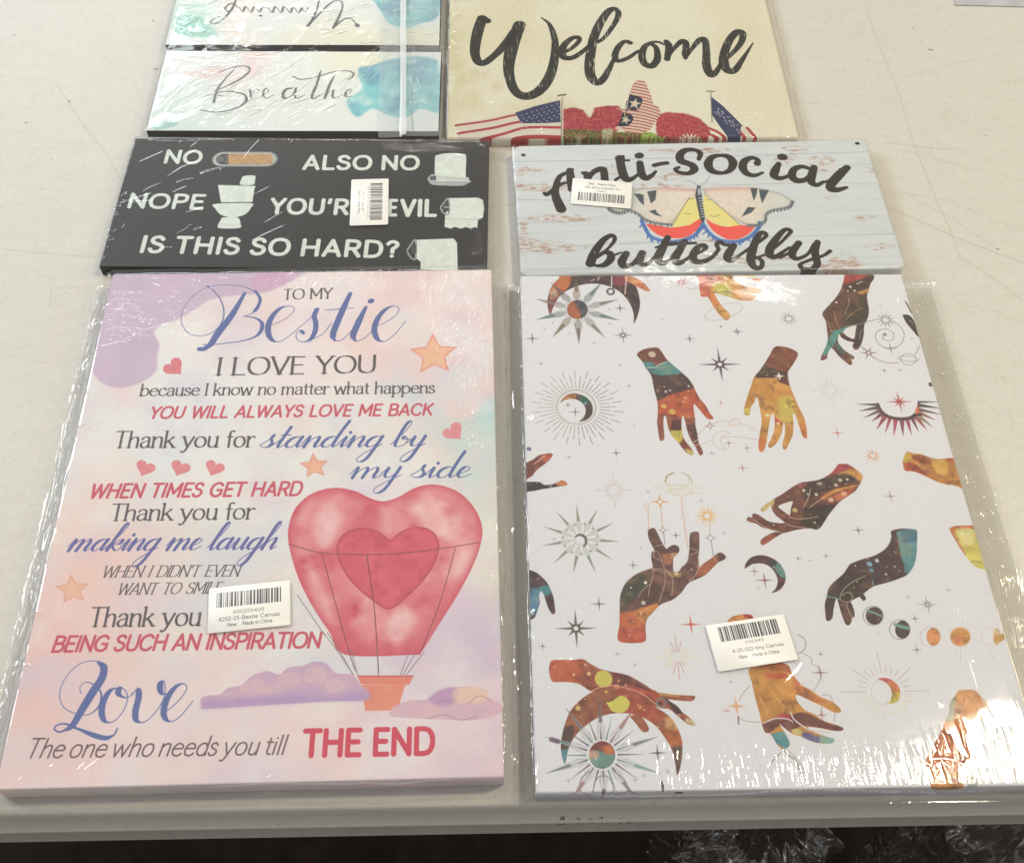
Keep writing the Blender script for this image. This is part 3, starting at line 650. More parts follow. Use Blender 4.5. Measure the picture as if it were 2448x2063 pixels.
def art_celestial():
    s = Board([(1246, 659), (2150, 656), (2511, 1875), (1278, 1896)], .017, 4300, .018)
    s.img[:] = srgb((227, 226, 230))
    ln = (222, 206, 188)
    # --- top left: crescent with hand over a sun
    galaxy(s, A1('395 590 365 500 362 400 385 300 430 210 500 140 560 60 900 20 1200 40 1380 110 1470 240 1515 400 1510 520 1480 620 1442 700 1440 600 1415 500 1350 390 1260 300 1130 235 1000 205 880 203 750 225 620 280 530 340 470 420 430 500 395 590'), DKB,
           [(ORG, A1('380 320 430 200 520 100 640 60 640 220 560 300 480 380 380 400'), .6), ((140, 72, 70), A1('350 400 470 390 440 500 390 600 350 500'), .4), ((196, 170, 150), A1('385 300 470 270 480 360 400 400'), 1),
            ((150, 70, 84), A1('1150 60 1320 60 1370 200 1200 230'), 1), ((60, 50, 56), A1('1380 330 1500 380 1500 480 1430 500'), .6)], 22)
    galaxy(s, A1('1330 100 1440 120 1560 190 1640 285 1600 295 1500 250 1400 190 1330 150 1330 100'), (218, 150, 96), [((206, 100, 90), A1('1480 190 1560 210 1560 250 1480 240'), .3)], 2)
    s.line(A1('1165 110 1160 260'), .9, (226, 216, 214)); s.line(A1('1350 110 1330 330'), .9, (232, 200, 190)); s.line(A1('1400 60 1630 118'), .6, (170, 90, 90))
    ring(s, A1('1150 300')[0], 8, 7, 0, 1.6, (70, 62, 62)); s.line(A1('905 165 950 148'), .8, (206, 202, 198)); s.line(A1('990 160 1010 120'), .8, (206, 202, 198))
    C = A1('735 525')
    petals(s, C, 8, 34, 10, (110, 104, 104), [(96, 112, 116), (128, 120, 112), (110, 96, 92), (124, 104, 80)], rot=.33)
    burst(s, C, 4.6, 9.5, 20, (104, 98, 96), .3, .6, taper=True)
    for i in range(20): burst(s, C, 4.4, 8+2*(i % 3), 1, (120, 116, 112), .2, rot=i*.3142+.157)
    galaxy(s, A1([735+128*math.cos(t) if k == 0 else 525+118*math.sin(t) for t in np.linspace(0, 6.2832, 25) for k in (0, 1)]), (90, 96, 100), [((186, 104, 72), A1('600 380 720 400 760 520 770 660 640 640 580 520'), .4), ((80, 72, 90), A1('690 400 800 400 790 520 720 500'), .6)], 2)
    for f, xy, r, c in ((A1, '1268 508', 3.0, DKB), (A1, '170 886', 3.6, (110, 80, 88)), (A1, '280 1200', 1.6, (186, 96, 90)), (A1, '1130 522', 1.2, GRY), (A1, '1138 700', 1.1, GRY), (A1, '942 942', 1.1, GRY), (A1, '320 768', .8, GRY), (A1, '1270 1220', 1.2, GRY), (A1, '1378 1480', 1.2, GRY),
                        (A1, '630 825', .8, GRY), (A1, '425 690', .8, GRY), (A1, '1800 640', .9, GRY), (A2, '645 740', 1.2, DKB), (A2, '258 888', 2.4, GRY), (A7, '1625 160', 2.3, DKB), (A7, '835 228', 1.2, GRY), (A7, '590 1595', 1.1, GRY), (A11, '900 540', 3.3, (100, 96, 92)), (A11, '1325 55', 2.0, (100, 96, 92)),
                        (A11, '195 1070', 1.5, DKB), (A11, '1128 1165', 1.3, GRY), (A11, '1350 1300', .9, GRY), (A11, '2050 795', 4.5, (206, 96, 82)), (A9, '172 188', 2.4, (176, 100, 104)), (A9, '1528 918', 2.6, (96, 88, 90)), (A9, '825 1248', 1.3, DKB), (A9, '1150 1216', 1.4, DKB), (A9, '965 1268', .7, GRY),
                        (A9, '310 1398', 2.2, (140, 98, 98)), (A9, '432 1502', 4.0, (140, 94, 98)), (A9, '360 1588', .8, GRY), (A9, '1905 520', 3.6, (176, 150, 158)), (A10, '970 868', 1.0, GRY), (A10, '1035 1082', 1.7, DKB), (A10, '1055 1392', 2.2, (110, 104, 108)), (A10, '1370 795', 1.4, TEA), (A10, '672 1222', 1.0, (200, 190, 190)),
                        (A6, '598 135', 1.5, DKB), (A6, '795 132', 1.0, DKB), (A6, '10 915', 3.0, (200, 110, 110)), (A3, '860 480', .8, (160, 120, 130)), (A3, '1258 885', 1.0, (140, 110, 110)), (A5, '675 45', 2.6, (100, 96, 100)), (A5, '1016 742', 1.6, (180, 100, 110)), (A5, '1300 1230', 2.2, (150, 120, 126)), (A5, '920 1290', 1.5, GRY), (A5, '1100 1178', 2.4, (150, 110, 120)),
                        (A5, '18 560', 1.2, GRY), (A5, '72 988', .7, (170, 140, 140)), (A12, '1580 645', 1.2, DKB), (A12, '460 990', .9, GRY), (A13, '1470 1212', 3.6, (96, 84, 84)), (A13, '1590 1430', 1.1, GRY), (A13, '1312 1478', 1.1, (120, 150, 140)), (A13, '430 1535', 1.1, GRY), (A13, '1210 1525', 1.1, GRY), (A8, '598 688', 2.0, DKB), (A8, '205 960', 2.0, (110, 104, 100)),
                        (A8, '342 286', 1.1, GRY), (A8, '828 370', 1.2, GRY), (A8, '1040 665', 1.1, GRY), (A4, '1925 1100', .8, (190, 160, 160)), (A8, '275 806', .8, GRY)):
        spark(s, f(xy), r, c, 4, wd=.11)
    spark(s, A1('1304 845'), 5, (118, 114, 118), 8, ring=.22, wd=.09, f2=.6); spark(s, A2('850 800'), 3, (110, 96, 104), 8, ring=.22, wd=.09, f2=.6)
    spark(s, A2('150 185'), 4, (196, 110, 110), 8, ring=.3, wd=.09, f2=.8); spark(s, A11('612 845'), 9, (96, 84, 78), 8, ring=.18, wd=.07, f2=.55)
    spark(s, A2('634 1210'), 10.5, (86, 66, 80), 8, ring=.17, wd=.07, f2=.55); spark(s, A10('1162 940'), 4.2, (140, 130, 134), 8, ring=.2, wd=.08, f2=.6)
    burst(s, A2('1495 640'), 1.8, 4.8, 11, (128, 118, 112), .45, 1, rot=.3, taper=True); burst(s, A3('930 655'), 2, 5.2, 12, (116, 108, 108), .5, 1, rot=.25, taper=True)
    burst(s, A3('230 1535'), 2.4, 7, 20, (196, 184, 188), .35, .7, long4=1.35); burst(s, A7('1590 780'), 2.4, 6, 20, (196, 158, 156), .35, .75, long4=1.5)
    burst(s, A6('455 1200'), 1.6, 4.2, 11, (226, 166, 120), .55, 1, rot=.2, cols=[(232, 180, 130), (222, 150, 110), (190, 150, 130)], taper=True)
    burst(s, A11('1880 1205'), 2.4, 7.6, 20, (206, 140, 140), .4, .7, cols=[(222, 214, 160), (222, 214, 160), (226, 210, 170), (206, 140, 140), (180, 140, 150), (206, 120, 120), (206, 120, 120), (230, 190, 180), (224, 216, 150), (224, 216, 150)], long4=1.4)
    # --- sun ring with moon
    C = A4('975 790'); D = (136, 128, 112)
    for i in range(44):
        an = i*2*math.pi/44; d = np.array([math.cos(an), math.sin(an)]); T = s.tex(C)[0]; K = s.ppm/1000
        if i % 2 == 0: seg = [(19.5, 33)]
        else: seg = [(19.5, 28), (31, 39)]
        cc = (150, 140, 126) if d[0] < 0 else (116, 114, 108)
        for a_, b_ in seg: s.blend(s.mstroke(np.vstack([T+d*a_*K*.86, T+d*b_*K*.86]), .5*K), cc, .85)
    rr = A4('975 790')[0]
    ring(s, A4('960 790')[0], 47.5, 41, .12, .55, (140, 128, 110)); ring(s, A4('965 785')[0], 44, 38, .12, .35, (170, 150, 120), .5)
    galaxy(s, A4('700 715 735 650 800 590 880 565 960 563 1060 590 1150 645 1210 720 1235 800 1225 900 1175 970 1100 1015 1010 1028 1070 975 1110 900 1115 820 1080 745 1010 685 930 655 850 652 770 670 700 715'), DKB,
           [((210, 140, 80), A4('700 720 740 640 850 570 940 560 950 650 850 650 760 670'), .4), ((60, 100, 86), A4('1030 600 1140 620 1190 690 1080 740 1020 680'), .4), ((110, 160, 176), A4('1060 740 1140 700 1120 760'), .4)], 8)
    spark(s, A4('945 870'), 3.2, (120, 104, 96), 4, wd=.1); spark(s, A4('820 752'), 1.6, (120, 112, 96), 4, wd=.2)
    # --- two reaching hands
    galaxy(s, A5('104 220 140 180 200 155 270 143 335 146 380 200 430 272 520 350 610 430 665 480 715 555 745 620 790 700 850 770 890 845 935 905 915 920 870 912 820 860 770 800 725 755 722 830 735 900 740 990 760 1080 775 1170 820 1270 810 1310 780 1300 740 1220 690 1140 650 1040 625 930 600 880 590 930 588 1010 600 1090 625 1150 690 1230 718 1290 700 1308 650 1290 600 1235 545 1165 470 1075 440 990 425 910 412 880 395 900 392 980 400 1080 398 1135 375 1155 350 1140 335 1040 322 950 330 880 332 790 320 700 290 590 260 450 205 370 160 290 104 220'), (150, 80, 64),
           [((196, 96, 62), A5('320 700 480 650 600 610 740 570 1000 900 900 1000 760 860 700 900 600 900 430 860 330 860'), .6), (DKB, A5('230 390 430 430 600 380 700 480 740 575 480 640 320 710 230 450'), .4), ((84, 150, 152), A5('150 290 250 280 320 340 440 290 540 360 620 410 450 440 330 440 220 390'), .3),
            ((120, 72, 58), A5('90 220 200 100 360 120 450 280 360 300 300 300 150 290'), .3), ((96, 66, 60), A5('640 1000 740 980 800 1180 730 1200'), .8), ((216, 204, 96), A5('455 1040 580 1030 600 1130 560 1180 480 1120'), .4), ((210, 200, 120), A5('620 1240 700 1260 720 1310 660 1300'), .6), ((98, 52, 50), A5('490 930 585 940 590 1030 470 1040'), .3)], 16)
    for xy, r, c in (('268 215', 5.6, (206, 190, 168)), ('395 778', 3.8, (216, 180, 88)), ('488 838', 4.8, (214, 176, 88)), ('632 688', 2.2, (232, 160, 120)), ('610 730', 1.6, (232, 170, 140)), ('418 620', 2.2, (190, 196, 176)), ('465 605', 1.6, (210, 212, 200)), ('665 560', 1.4, (232, 226, 216)), ('330 610', 2, (170, 130, 120))):
        p = A5(xy)[0]; s.line(np.vstack([p, p+.3]), r, c, .95)
    s.line(A5('215 360 300 360 340 330 440 292'), .8, (176, 214, 206), .9); s.line(A5('230 378 290 375'), 1, (60, 56, 64), .8)
    galaxy(s, A5('1605 134 1700 132 1790 158 1855 210 1810 310 1750 400 1748 460 1765 550 1810 660 1860 780 1920 900 1945 1000 1955 1110 1940 1130 1905 1100 1870 1000 1830 880 1800 860 1805 960 1800 1080 1760 1180 1725 1245 1695 1240 1690 1170 1715 1080 1712 980 1695 960 1680 1060 1640 1150 1590 1210 1545 1230 1532 1200 1570 1120 1600 1020 1600 900 1570 860 1545 960 1525 1080 1510 1180 1480 1265 1440 1268 1425 1200 1440 1080 1460 940 1440 800 1410 680 1375 740 1340 800 1330 870 1300 880 1270 860 1272 790 1310 660 1350 540 1380 460 1440 390 1500 300 1550 220 1605 134'), (214, 152, 76),
           [((128, 74, 56), A5('1500 300 1620 100 1880 180 1790 350 1740 420 1600 380 1480 330'), .3), ((74, 62, 48), A5('1400 440 1480 330 1620 380 1740 420 1760 480 1600 470 1400 470'), .4), ((112, 66, 62), A5('1640 470 1760 480 1770 555 1640 510'), .3), ((218, 204, 100), A5('1270 800 1340 810 1320 890 1260 880'), .6), ((216, 196, 96), A5('1640 700 1780 680 1810 900 1740 960 1640 900'), 1.5),
            ((206, 120, 70), A5('1420 1130 1510 1130 1480 1280 1420 1270'), 1), ((206, 96, 60), A5('1590 880 1700 960 1680 980 1600 950'), .3), ((214, 130, 80), A5('1880 960 1950 980 1960 1140 1900 1090'), 1)], 8)
    for xy, r, c in (('1525 875', 3, (216, 226, 170)), ('1640 965', 2.4, (240, 200, 170)), ('1700 275', 1, (170, 110, 80))):
        p = A5(xy)[0]; s.line(np.vstack([p, p+.3]), r, c, .95)
    spark(s, A5('1652 452'), 2.6, (236, 226, 214), 4, wd=.3, a=1); s.line(A5('1585 860 1700 965 1810 990'), .5, (240, 200, 150))
    LN = (190, 160, 166)
    for t in ('760 1095 870 1000 960 955 1100 938', '1230 965 1320 1000', '1385 1035 1430 1060', '1030 1130 1120 1112 1250 1120 1420 1142', '800 1190 905 1150', '1110 1080 1060 1050 1000 1055 945 1100 935 1160 965 1215 1020 1240 1075 1245 1030 1200 1010 1150 1040 1105 1110 1080'): s.line(A5(t), .42, LN, .85)
    for t in ('720 1170 780 1130', '700 1210 790 1190'): s.line(A5(t), .5, (226, 206, 196))
    ring(s, A5('1165 955')[0], 11.5, 9, .1, .42, (206, 160, 140)); ring(s, A5('1172 950')[0], 17, 5, -.3, .35, (216, 184, 150)); ring(s, A5('1355 1018')[0], 6, 5, 0, .4, LN); spark(s, A5('898 990'), 3, (150, 112, 118), 4, ring=.35, wd=.1)
    # --- top centre hand
    galaxy(s, A2('340 60 760 40 800 140 870 200 960 240 1080 255 1150 280 1150 305 1080 322 960 310 860 290 1060 345 1075 375 1020 410 930 412 840 398 760 370 700 355 620 330 570 320 590 380 660 480 740 560 762 610 740 650 700 655 640 600 560 500 510 410 470 365 400 360 378 250 370 150 340 60'), (226, 168, 92),
           [((206, 108, 84), A2('330 40 540 60 660 140 640 200 520 240 540 400 480 380 380 370 340 150'), .8), ((212, 206, 96), A2('540 200 700 190 760 300 760 370 640 330 560 270'), 1), ((222, 150, 84), A2('800 320 1060 340 1080 400 900 420'), .6), ((222, 132, 80), A2('500 330 580 340 640 470 560 480'), .6)], 3)
    s.line(A2('690 190 730 250 800 300 900 325 1060 340'), .8, (246, 226, 196))
    ring(s, A2('680 550')[0], 47, 17, -.3, .45, (180, 168, 158)); s.line(A2('880 95 1060 100'), 2.4, (226, 196, 120), .9); s.line(A2('1060 150 1140 152'), 2, (216, 130, 90)); s.line(A2('1085 160 1075 240'), .4, (200, 140, 120)); s.line(A2('180 245 260 262 360 258'), .45, (180, 120, 130)); s.line(A2('1090 165 1080 240'), .4, LN)
    # --- top right hand
    galaxy(s, A3('425 85 520 60 640 60 770 90 780 140 740 200 715 290 695 360 705 440 720 540 700 640 660 720 655 820 640 900 615 975 580 1020 540 1025 515 980 530 935 450 915 380 875 345 830 330 920 380 1000 450 1060 530 1110 525 1150 495 1140 510 1190 490 1220 440 1190 350 1110 280 1030 240 1010 200 1090 190 1140 120 1158 125 1110 170 1010 205 900 195 780 180 670 140 600 150 550 230 460 310 370 370 270 400 170 425 85'), (106, 72, 54),
           [((190, 78, 76), A3('400 60 720 50 640 130 560 160 440 190 380 200'), .6), ((84, 64, 50), A3('400 240 560 180 700 120 790 130 740 220 560 300 420 310'), .4), ((214, 160, 90), A3('570 310 740 260 720 320 600 330'), .3), ((78, 66, 52), A3('420 500 620 380 700 420 720 600 600 700 420 700'), 2),
            ((96, 160, 150), A3('280 790 380 760 480 740 470 780 350 830 300 940 240 1020 190 1090 140 1090 170 980 220 880'), .5), ((74, 62, 64), A3('560 740 670 720 620 960 560 940'), .4), ((80, 50, 56), A3('350 840 540 900 600 980 520 980 380 900'), .4), ((90, 120, 116), A3('300 940 380 980 420 1080 340 1060'), .5), ((140, 70, 80), A3('110 1110 200 1110 190 1170 100 1170'), .4)], 12)
    s.poly(A3('555 720 665 690 640 760 565 760'), (227, 226, 230), .0)
    s.poly(A3('430 760 555 715 550 800 530 890 450 860 390 810'), (228, 224, 222), 1)
    for t in ('480 370 465 460 420 580', '650 505 560 540 490 590 430 645', '285 540 300 640 330 720 365 780', '205 670 225 740 260 790', '640 770 610 830 600 900'): s.line(A3(t), .5, (186, 152, 128), .9)
    s.line(A3('400 740 520 725 640 700 720 670 820 650'), .6, (120, 150, 150))
    for xy, r in (('485 240', 2), ('455 290', 1.4), ('540 288', 1.6), ('310 435', 1.8)): p = A3(xy)[0]; s.line(np.vstack([p, p+.3]), r, (232, 222, 214))
    s.line(A3('565 205 640 175'), .9, (200, 190, 184))
    G2 = (132, 122, 130)
    s.line(A3('925 830 895 850 895 885 930 910 980 915 1025 890 1030 840 1000 795 940 770 870 775 815 810 800 860 825 930 880 980 950 1005 1030 1005 1110 965 1150 900 1160 830 1130 760 1080 710 1020 680'), .5, G2); spark(s, A3('920 835'), 1.4, DKB, 4, wd=.3)
    spark(s, A3('990 1010'), 3.6, (100, 116, 110), 4, wd=.1); spark(s, A3('715 1065'), 4.6, (130, 100, 116), 6, ring=.25, wd=.1, f2=.9)
    s.line(A3('755 1105 850 1160 960 1190 1090 1190'), .5, (150, 116, 136)); ring(s, A3('1215 1145')[0], 18, 13.5, .1, .5, G2); ring(s, A3('1215 1140')[0], 25, 6, .08, .45, G2); s.line(A3('1295 1090 1330 1030 1355 975'), .5, G2); s.line(A3('625 985 660 1030'), .5, G2)
    galaxy(s, A3('1145 595 1180 588 1230 600 1280 660 1340 760 1380 860 1330 860 1280 800 1210 720 1170 660 1145 595'), (74, 66, 62), [], 4)
    s.poly(A3('1160 410 1200 440 1260 560 1240 560 1190 470'), (110, 96, 90), .8); p = A3('1485 1465')[0]; s.line(np.vstack([p, p+.5]), 2.4, (84, 80, 72))
    s.poly(A6('1150 290 1185 285 1200 330 1170 335'), (90, 84, 76), 1)
    # --- lash sun
    lash = [('235 555 530 545 520 580', (84, 70, 66)), ('265 645 530 570 540 620', (90, 78, 70)), ('320 738 540 610 570 650', (120, 84, 84)), ('440 775 560 640 620 680', (120, 72, 78)), ('495 880 590 670 660 700', (150, 72, 84)), ('605 930 650 700 700 725', (166, 76, 90)), ('715 965 710 730 775 735', (172, 78, 92)),
            ('835 965 780 735 850 738', (140, 72, 96)), ('945 955 850 738 910 735', (166, 76, 90)), ('1030 905 920 735 970 720', (120, 72, 76)), ('1135 885 975 735 1020 700', (160, 80, 84)), ('1215 850 1000 720 1040 680', (150, 130, 100)), ('1250 760 1010 680 1040 640', (150, 90, 80)), ('1330 690 1010 640 1030 600', (100, 80, 80)), ('1320 610 1015 590 1025 545', (84, 70, 70)), ('1310 525 1020 545 1025 515', (90, 90, 96))]
    for t, c in lash:
        P = A6(t); s.poly(P, c, .92, sm=False)
    s.line(A6('520 545 560 640 640 705 740 735 850 738 930 725 985 690 1020 620 1022 520'), [1, 2.2, 2.6, 2.8, 2.8, 2.8, 3, 1.6, .8], (96, 66, 70)); s.line(A6('1015 580 1010 640 990 680'), [1, 3, 1], (214, 120, 80)); s.line(A6('960 700 1010 690 1050 690'), 2, (70, 60, 56))
    spark(s, A6('785 525'), 6.4, (176, 84, 80), 8, wd=.1, f2=.6)
    # --- right edge: arm
    galaxy(s, A6('880 1150 960 1170 1050 1180 1150 1215 1250 1240 1400 1230 1520 1220 1640 1230 1700 1640 1500 1580 1300 1540 1120 1460 980 1400 860 1385 830 1300 835 1240 880 1150'), (206, 140, 76),
           [((222, 190, 90), A6('840 1200 900 1150 930 1240 850 1300'), .5), ((150, 80, 52), A6('940 1210 1100 1190 1200 1290 1120 1300 960 1260'), .5), ((226, 180, 92), A6('1180 1260 1360 1260 1380 1440 1240 1420'), 1), ((206, 110, 70), A6('1360 1230 1450 1230 1500 1300 1400 1280'), .5), ((190, 90, 66), A6('840 1290 960 1290 1100 1400 1300 1530 1120 1440 860 1380'), .5)], 6)
    # --- left edge bits
    for P, c in (('100 330 240 270 330 200 440 175 560 165 540 240 440 340 330 420 260 490 225 540 90 620', (130, 70, 60)), ('90 640 250 640 350 645 430 690 560 680 660 640 720 615 780 640 810 690 700 712 560 735 400 760 250 790 80 810', (60, 48, 52))):
        galaxy(s, A7(P), c, [((190, 96, 66), A7('400 200 560 160 560 240 430 320'), .4), ((214, 130, 70), A7('600 660 720 610 820 690 660 710'), .4)], 2)
    s.line(A7('270 330 450 200'), .8, (226, 170, 150)); p = A7('170 90')[0]; s.line(np.vstack([p, p+.5]), 3.4, (120, 124, 150))
    galaxy(s, A11('-20 100 100 140 170 190 240 260 290 350 330 460 350 600 350 655 315 665 280 620 240 520 210 420 170 380 150 450 160 520 130 620 100 700 60 730 -20 740'), (74, 54, 62), [((84, 150, 150), A11('120 330 260 310 300 400 220 440 170 360'), .4), ((96, 150, 176), A11('-20 340 170 360 160 520 120 640 -20 740'), .8)], 5)
    # --- eight-ray star, mid left
    petals(s, A7('1030 1590'), 4.4, 26, 11, (128, 124, 108), [(120, 112, 98), (134, 120, 108), (108, 116, 112)], rot=-1.62, fillc=(178, 186, 164), wd=.13)
    ring(s, A7('1035 1600')[0], 15, 13.5, 0, .5, (176, 180, 160)); s.line(A7('940 1570 985 1530 1050 1525 1110 1570 1125 1640 1105 1700 1070 1720'), [.6, 1.6, 2, 2, 1.8, 1.4, .6], (110, 112, 96))
    for q in range(11):
        an = -1.62+.285+q*.571; T = A7('1030 1590')+np.array([[math.cos(an)*42, math.sin(an)*36]]); spark(s, T, 1.1, (140, 136, 120), 4, wd=.25)
    # --- raised hand with strings
    galaxy(s, A8('65 1640 80 1500 82 1400 84 1280 100 1200 150 1110 240 1040 340 1000 385 980 372 900 378 840 400 825 350 720 342 650 360 630 400 622 435 680 480 770 510 810 540 790 580 775 620 790 628 830 600 870 575 900 575 1010 620 1020 650 980 700 930 720 830 722 720 735 665 800 655 812 700 812 800 805 880 808 980 860 940 920 900 960 865 1010 845 1055 880 1040 910 980 940 900 1020 850 1060 730 1115 690 1150 640 1220 560 1280 460 1320 380 1400 330 1460 318 1540 318 1650 240 1672 130 1670 65 1640'), (104, 72, 66),
           [((206, 110, 72), A8('60 1400 200 1380 330 1340 430 1320 440 1360 340 1450 330 1700 40 1700'), .3), ((220, 150, 84), A8('280 1360 430 1310 380 1400 320 1500 200 1400'), .8), ((78, 78, 66), A8('90 1300 120 1140 260 1060 360 1080 300 1200 180 1300 110 1390'), 1.2), ((180, 104, 74), A8('800 960 950 880 990 930 860 1050 780 1070'), .6), ((196, 150, 110), A8('520 850 610 850 590 900 530 900'), .4), ((180, 140, 100), A8('500 1000 640 1030 630 1070 530 1060'), .4),
            ((190, 120, 90), A8('470 860 530 860 560 940 490 960'), .5), ((196, 92, 72), A8('60 1550 330 1560 330 1700 60 1700'), 1.2)], 26)
    for t in ('395 990 480 1005 500 1050 490 1150 445 1300', '385 990 390 1050 360 1150 345 1240', '500 1010 560 1060 570 1150 560 1240', '370 1130 300 1180 255 1250', '405 790 480 775 500 800', '400 830 440 850 480 960 500 1010', '400 840 395 880 460 920', '380 995 460 1020 500 1040', '718 800 800 830', '722 870 800 840', '800 880 810 980 770 1060 720 1110', '940 880 975 940'):
        s.line(A8(t), .55, (196, 160, 146), .9)
    for xy, r, c in (('318 1120', 2.2, (240, 230, 210)), ('300 1305', 3, (190, 190, 170)), ('185 1165', 1.4, (206, 210, 190)), ('740 1000', 1.2, (220, 200, 180)), ('600 1040', 2.4, (220, 200, 140))):
        p = A8(xy)[0]; s.line(np.vstack([p, p+.3]), r, c, .95)
    OL = (216, 176, 146)
    for t, w in (('340 435 350 630', .55), ('455 400 465 500 475 620', .55), ('485 650 495 770', .5), ('648 345 660 500', .5), ('672 540 680 620 708 800', .55), ('905 590 912 690', .5), ('920 740 940 870', .5)): s.line(A8(t), w, OL if float(t.split()[1]) < 600 else (150, 126, 130))
    ring(s, A8('328 415')[0], 5.6, 5, 0, .5, OL); spark(s, A8('452 380'), 4.4, (220, 160, 110), 4, ring=.3, wd=.12); ring(s, A8('665 520')[0], 5, 4.4, 0, .4, OL); spark(s, A8('480 640'), 2.6, (150, 140, 146), 4, ring=.4, wd=.1); spark(s, A8('915 712'), 2.6, (130, 120, 126), 4, ring=.5, wd=.1)
    burst(s, A8('885 510'), 1.8, 6.2, 14, (230, 180, 110), .6, .85, cols=[(236, 196, 120), (226, 166, 106)], taper=True)
    YL = (206, 200, 160)
    ring(s, A8('610 185')[0], 28, 20, .1, .5, YL, .9, -1.1, 4.2); ring(s, A8('645 260')[0], 28, 18, 0, .5, (220, 190, 150), .9, 0, 3.14); ring(s, A8('632 262')[0], 60, 9, .08, .45, (216, 206, 150)); ring(s, A8('615 250')[0], 26, 5, .1, .45, (214, 200, 160)); s.line(A8('500 200 520 145 575 118'), 1.1, (176, 166, 120)); s.line(A8('650 115 720 150 745 205'), .9, (200, 180, 160))
    # --- resting hand (right centre)
    galaxy(s, A9('1300 145 1390 142 1460 175 1520 220 1580 285 1560 350 1500 450 1420 510 1330 570 1260 640 1180 740 1130 820 1080 890 1030 910 960 895 820 910 700 940 640 955 560 1000 470 1060 420 1090 390 1080 385 1040 440 990 530 945 600 930 420 890 330 840 240 815 222 790 240 762 290 770 285 735 320 722 380 750 470 810 560 830 640 835 660 820 560 740 510 660 495 625 440 690 400 700 390 670 430 620 500 580 560 540 660 480 760 410 860 360 960 345 1060 330 1150 290 1220 240 1270 180 1300 145'), (118, 70, 56),
           [((190, 84, 84), A9('1230 220 1300 130 1420 140 1480 190 1380 210 1250 250 1180 280'), .4), ((222, 160, 84), A9('1360 230 1480 190 1590 280 1560 340 1480 310 1400 260 1260 265'), .5), ((76, 62, 56), A9('880 420 1000 340 1180 300 1400 260 1500 330 1300 380 1100 480 900 560'), .8), ((216, 150, 80), A9('1080 540 1250 440 1500 390 1490 410 1260 480 1120 560'), .4),
            ((200, 110, 80), A9('1150 560 1300 480 1480 420 1420 510 1250 590 1180 590'), .7), ((66, 56, 46), A9('900 650 1200 620 1250 660 1100 880 1000 910 850 860'), 1.2), ((214, 200, 140), A9('390 600 540 560 500 680 390 710'), .6), ((160, 84, 90), A9('800 390 950 350 860 430'), .5), ((176, 96, 76), A9('380 1000 560 960 440 1090 380 1080'), .8)], 24)
    s.poly(A9('590 640 680 595 760 580 740 660 725 740 660 700 590 640'), (226, 222, 220), 1)
    for t in ('970 430 950 520 890 650', '1130 530 1040 590 955 655', '720 765 820 785 920 780 1060 758', '660 825 760 870 920 890', '300 790 450 890 640 950'): s.line(A9(t), .6, (206, 170, 150), .9)
    for xy, r, c in (('785 682', 3.4, (206, 190, 130)), ('890 450', 2.2, (220, 216, 200)), ('1035 498', 2.2, (232, 226, 210)), ('1315 330', 2.6, (210, 206, 200)), ('1400 322', 2, (220, 214, 200)), ('1265 388', 2.2, (220, 216, 200)), ('1085 370', 2.4, (180, 180, 160)), ('1060 372', 2, (180, 180, 160)), ('1360 490', 4, (226, 176, 140)), ('1210 560', 3.4, (216, 186, 160)), ('1018 825', 1.4, (220, 206, 190)), ('535 855', 1.2, (220, 200, 180)), ('940 495', 1.6, (190, 200, 206))):
        p = A9(xy)[0]; s.line(np.vstack([p, p+.3]), r, c, .9)
    # --- crescent
    galaxy(s, A9('195 1360 215 1300 270 1240 350 1212 440 1215 530 1250 610 1310 665 1400 678 1480 655 1560 600 1620 515 1650 560 1600 585 1530 575 1460 530 1380 470 1330 390 1305 310 1310 250 1335 205 1365'), (98, 66, 60), [((96, 150, 142), A9('530 1330 600 1290 680 1400 680 1480 600 1440 560 1380'), .4), ((70, 72, 80), A9('470 1290 560 1260 560 1340 500 1330'), .5)], 6)
    # --- drooping hand
    galaxy(s, A10('800 205 900 182 1000 185 1055 205 1055 330 1050 450 1020 560 960 640 880 680 780 715 700 735 620 760 560 800 500 850 400 905 410 950 430 1010 430 1060 405 1075 400 1110 375 1145 340 1130 300 1030 265 910 250 880 235 920 220 1000 210 1070 185 1100 150 1095 138 1010 135 930 155 860 165 800 200 740 290 660 330 620 370 560 390 535 500 490 620 455 720 400 780 330 800 260 800 205'), (84, 62, 62),
           [((106, 160, 166), A10('850 215 1060 180 1070 450 1000 600 940 630 930 560 890 430 870 300'), .3), ((84, 122, 140), A10('900 190 1050 200 1050 300 900 330'), .8), ((74, 60, 52), A10('260 740 500 620 600 700 400 880 280 860'), 1)], 18)
    galaxy(s, A10('475 855 520 838 545 885 520 905'), (84, 62, 62), [], 0)
    for t, w, c in (('545 650 420 710 340 770 290 850 300 900 370 915 410 880 400 830 350 820 310 850', .55, (170, 160, 140)), ('155 860 240 875 280 890', .9, (110, 156, 146)), ('350 920 370 1000 410 1080', .5, (180, 160, 150)), ('610 700 620 750', .8, (110, 150, 150))): s.line(A10(t), w, c)
    for xy, r, c in (('655 500', 2.8, (200, 206, 210)), ('580 535', 3.6, (140, 180, 206)), ('605 570', 2, (60, 90, 110)), ('600 600', 3, (110, 150, 166)), ('835 560', 1.4, (200, 180, 180)), ('745 636', 1.6, (220, 200, 200)), ('560 480', 1.4, (170, 160, 160))):
        p = A10(xy)[0]; s.line(np.vstack([p, p+.3]), r, c, .9)
    # --- moon phases
    def circ(cx, cy, r): return A10([v for t in np.linspace(0, 6.2832, 25) for v in (cx+r*1.02*math.cos(t), cy+r*.95*math.sin(t))])
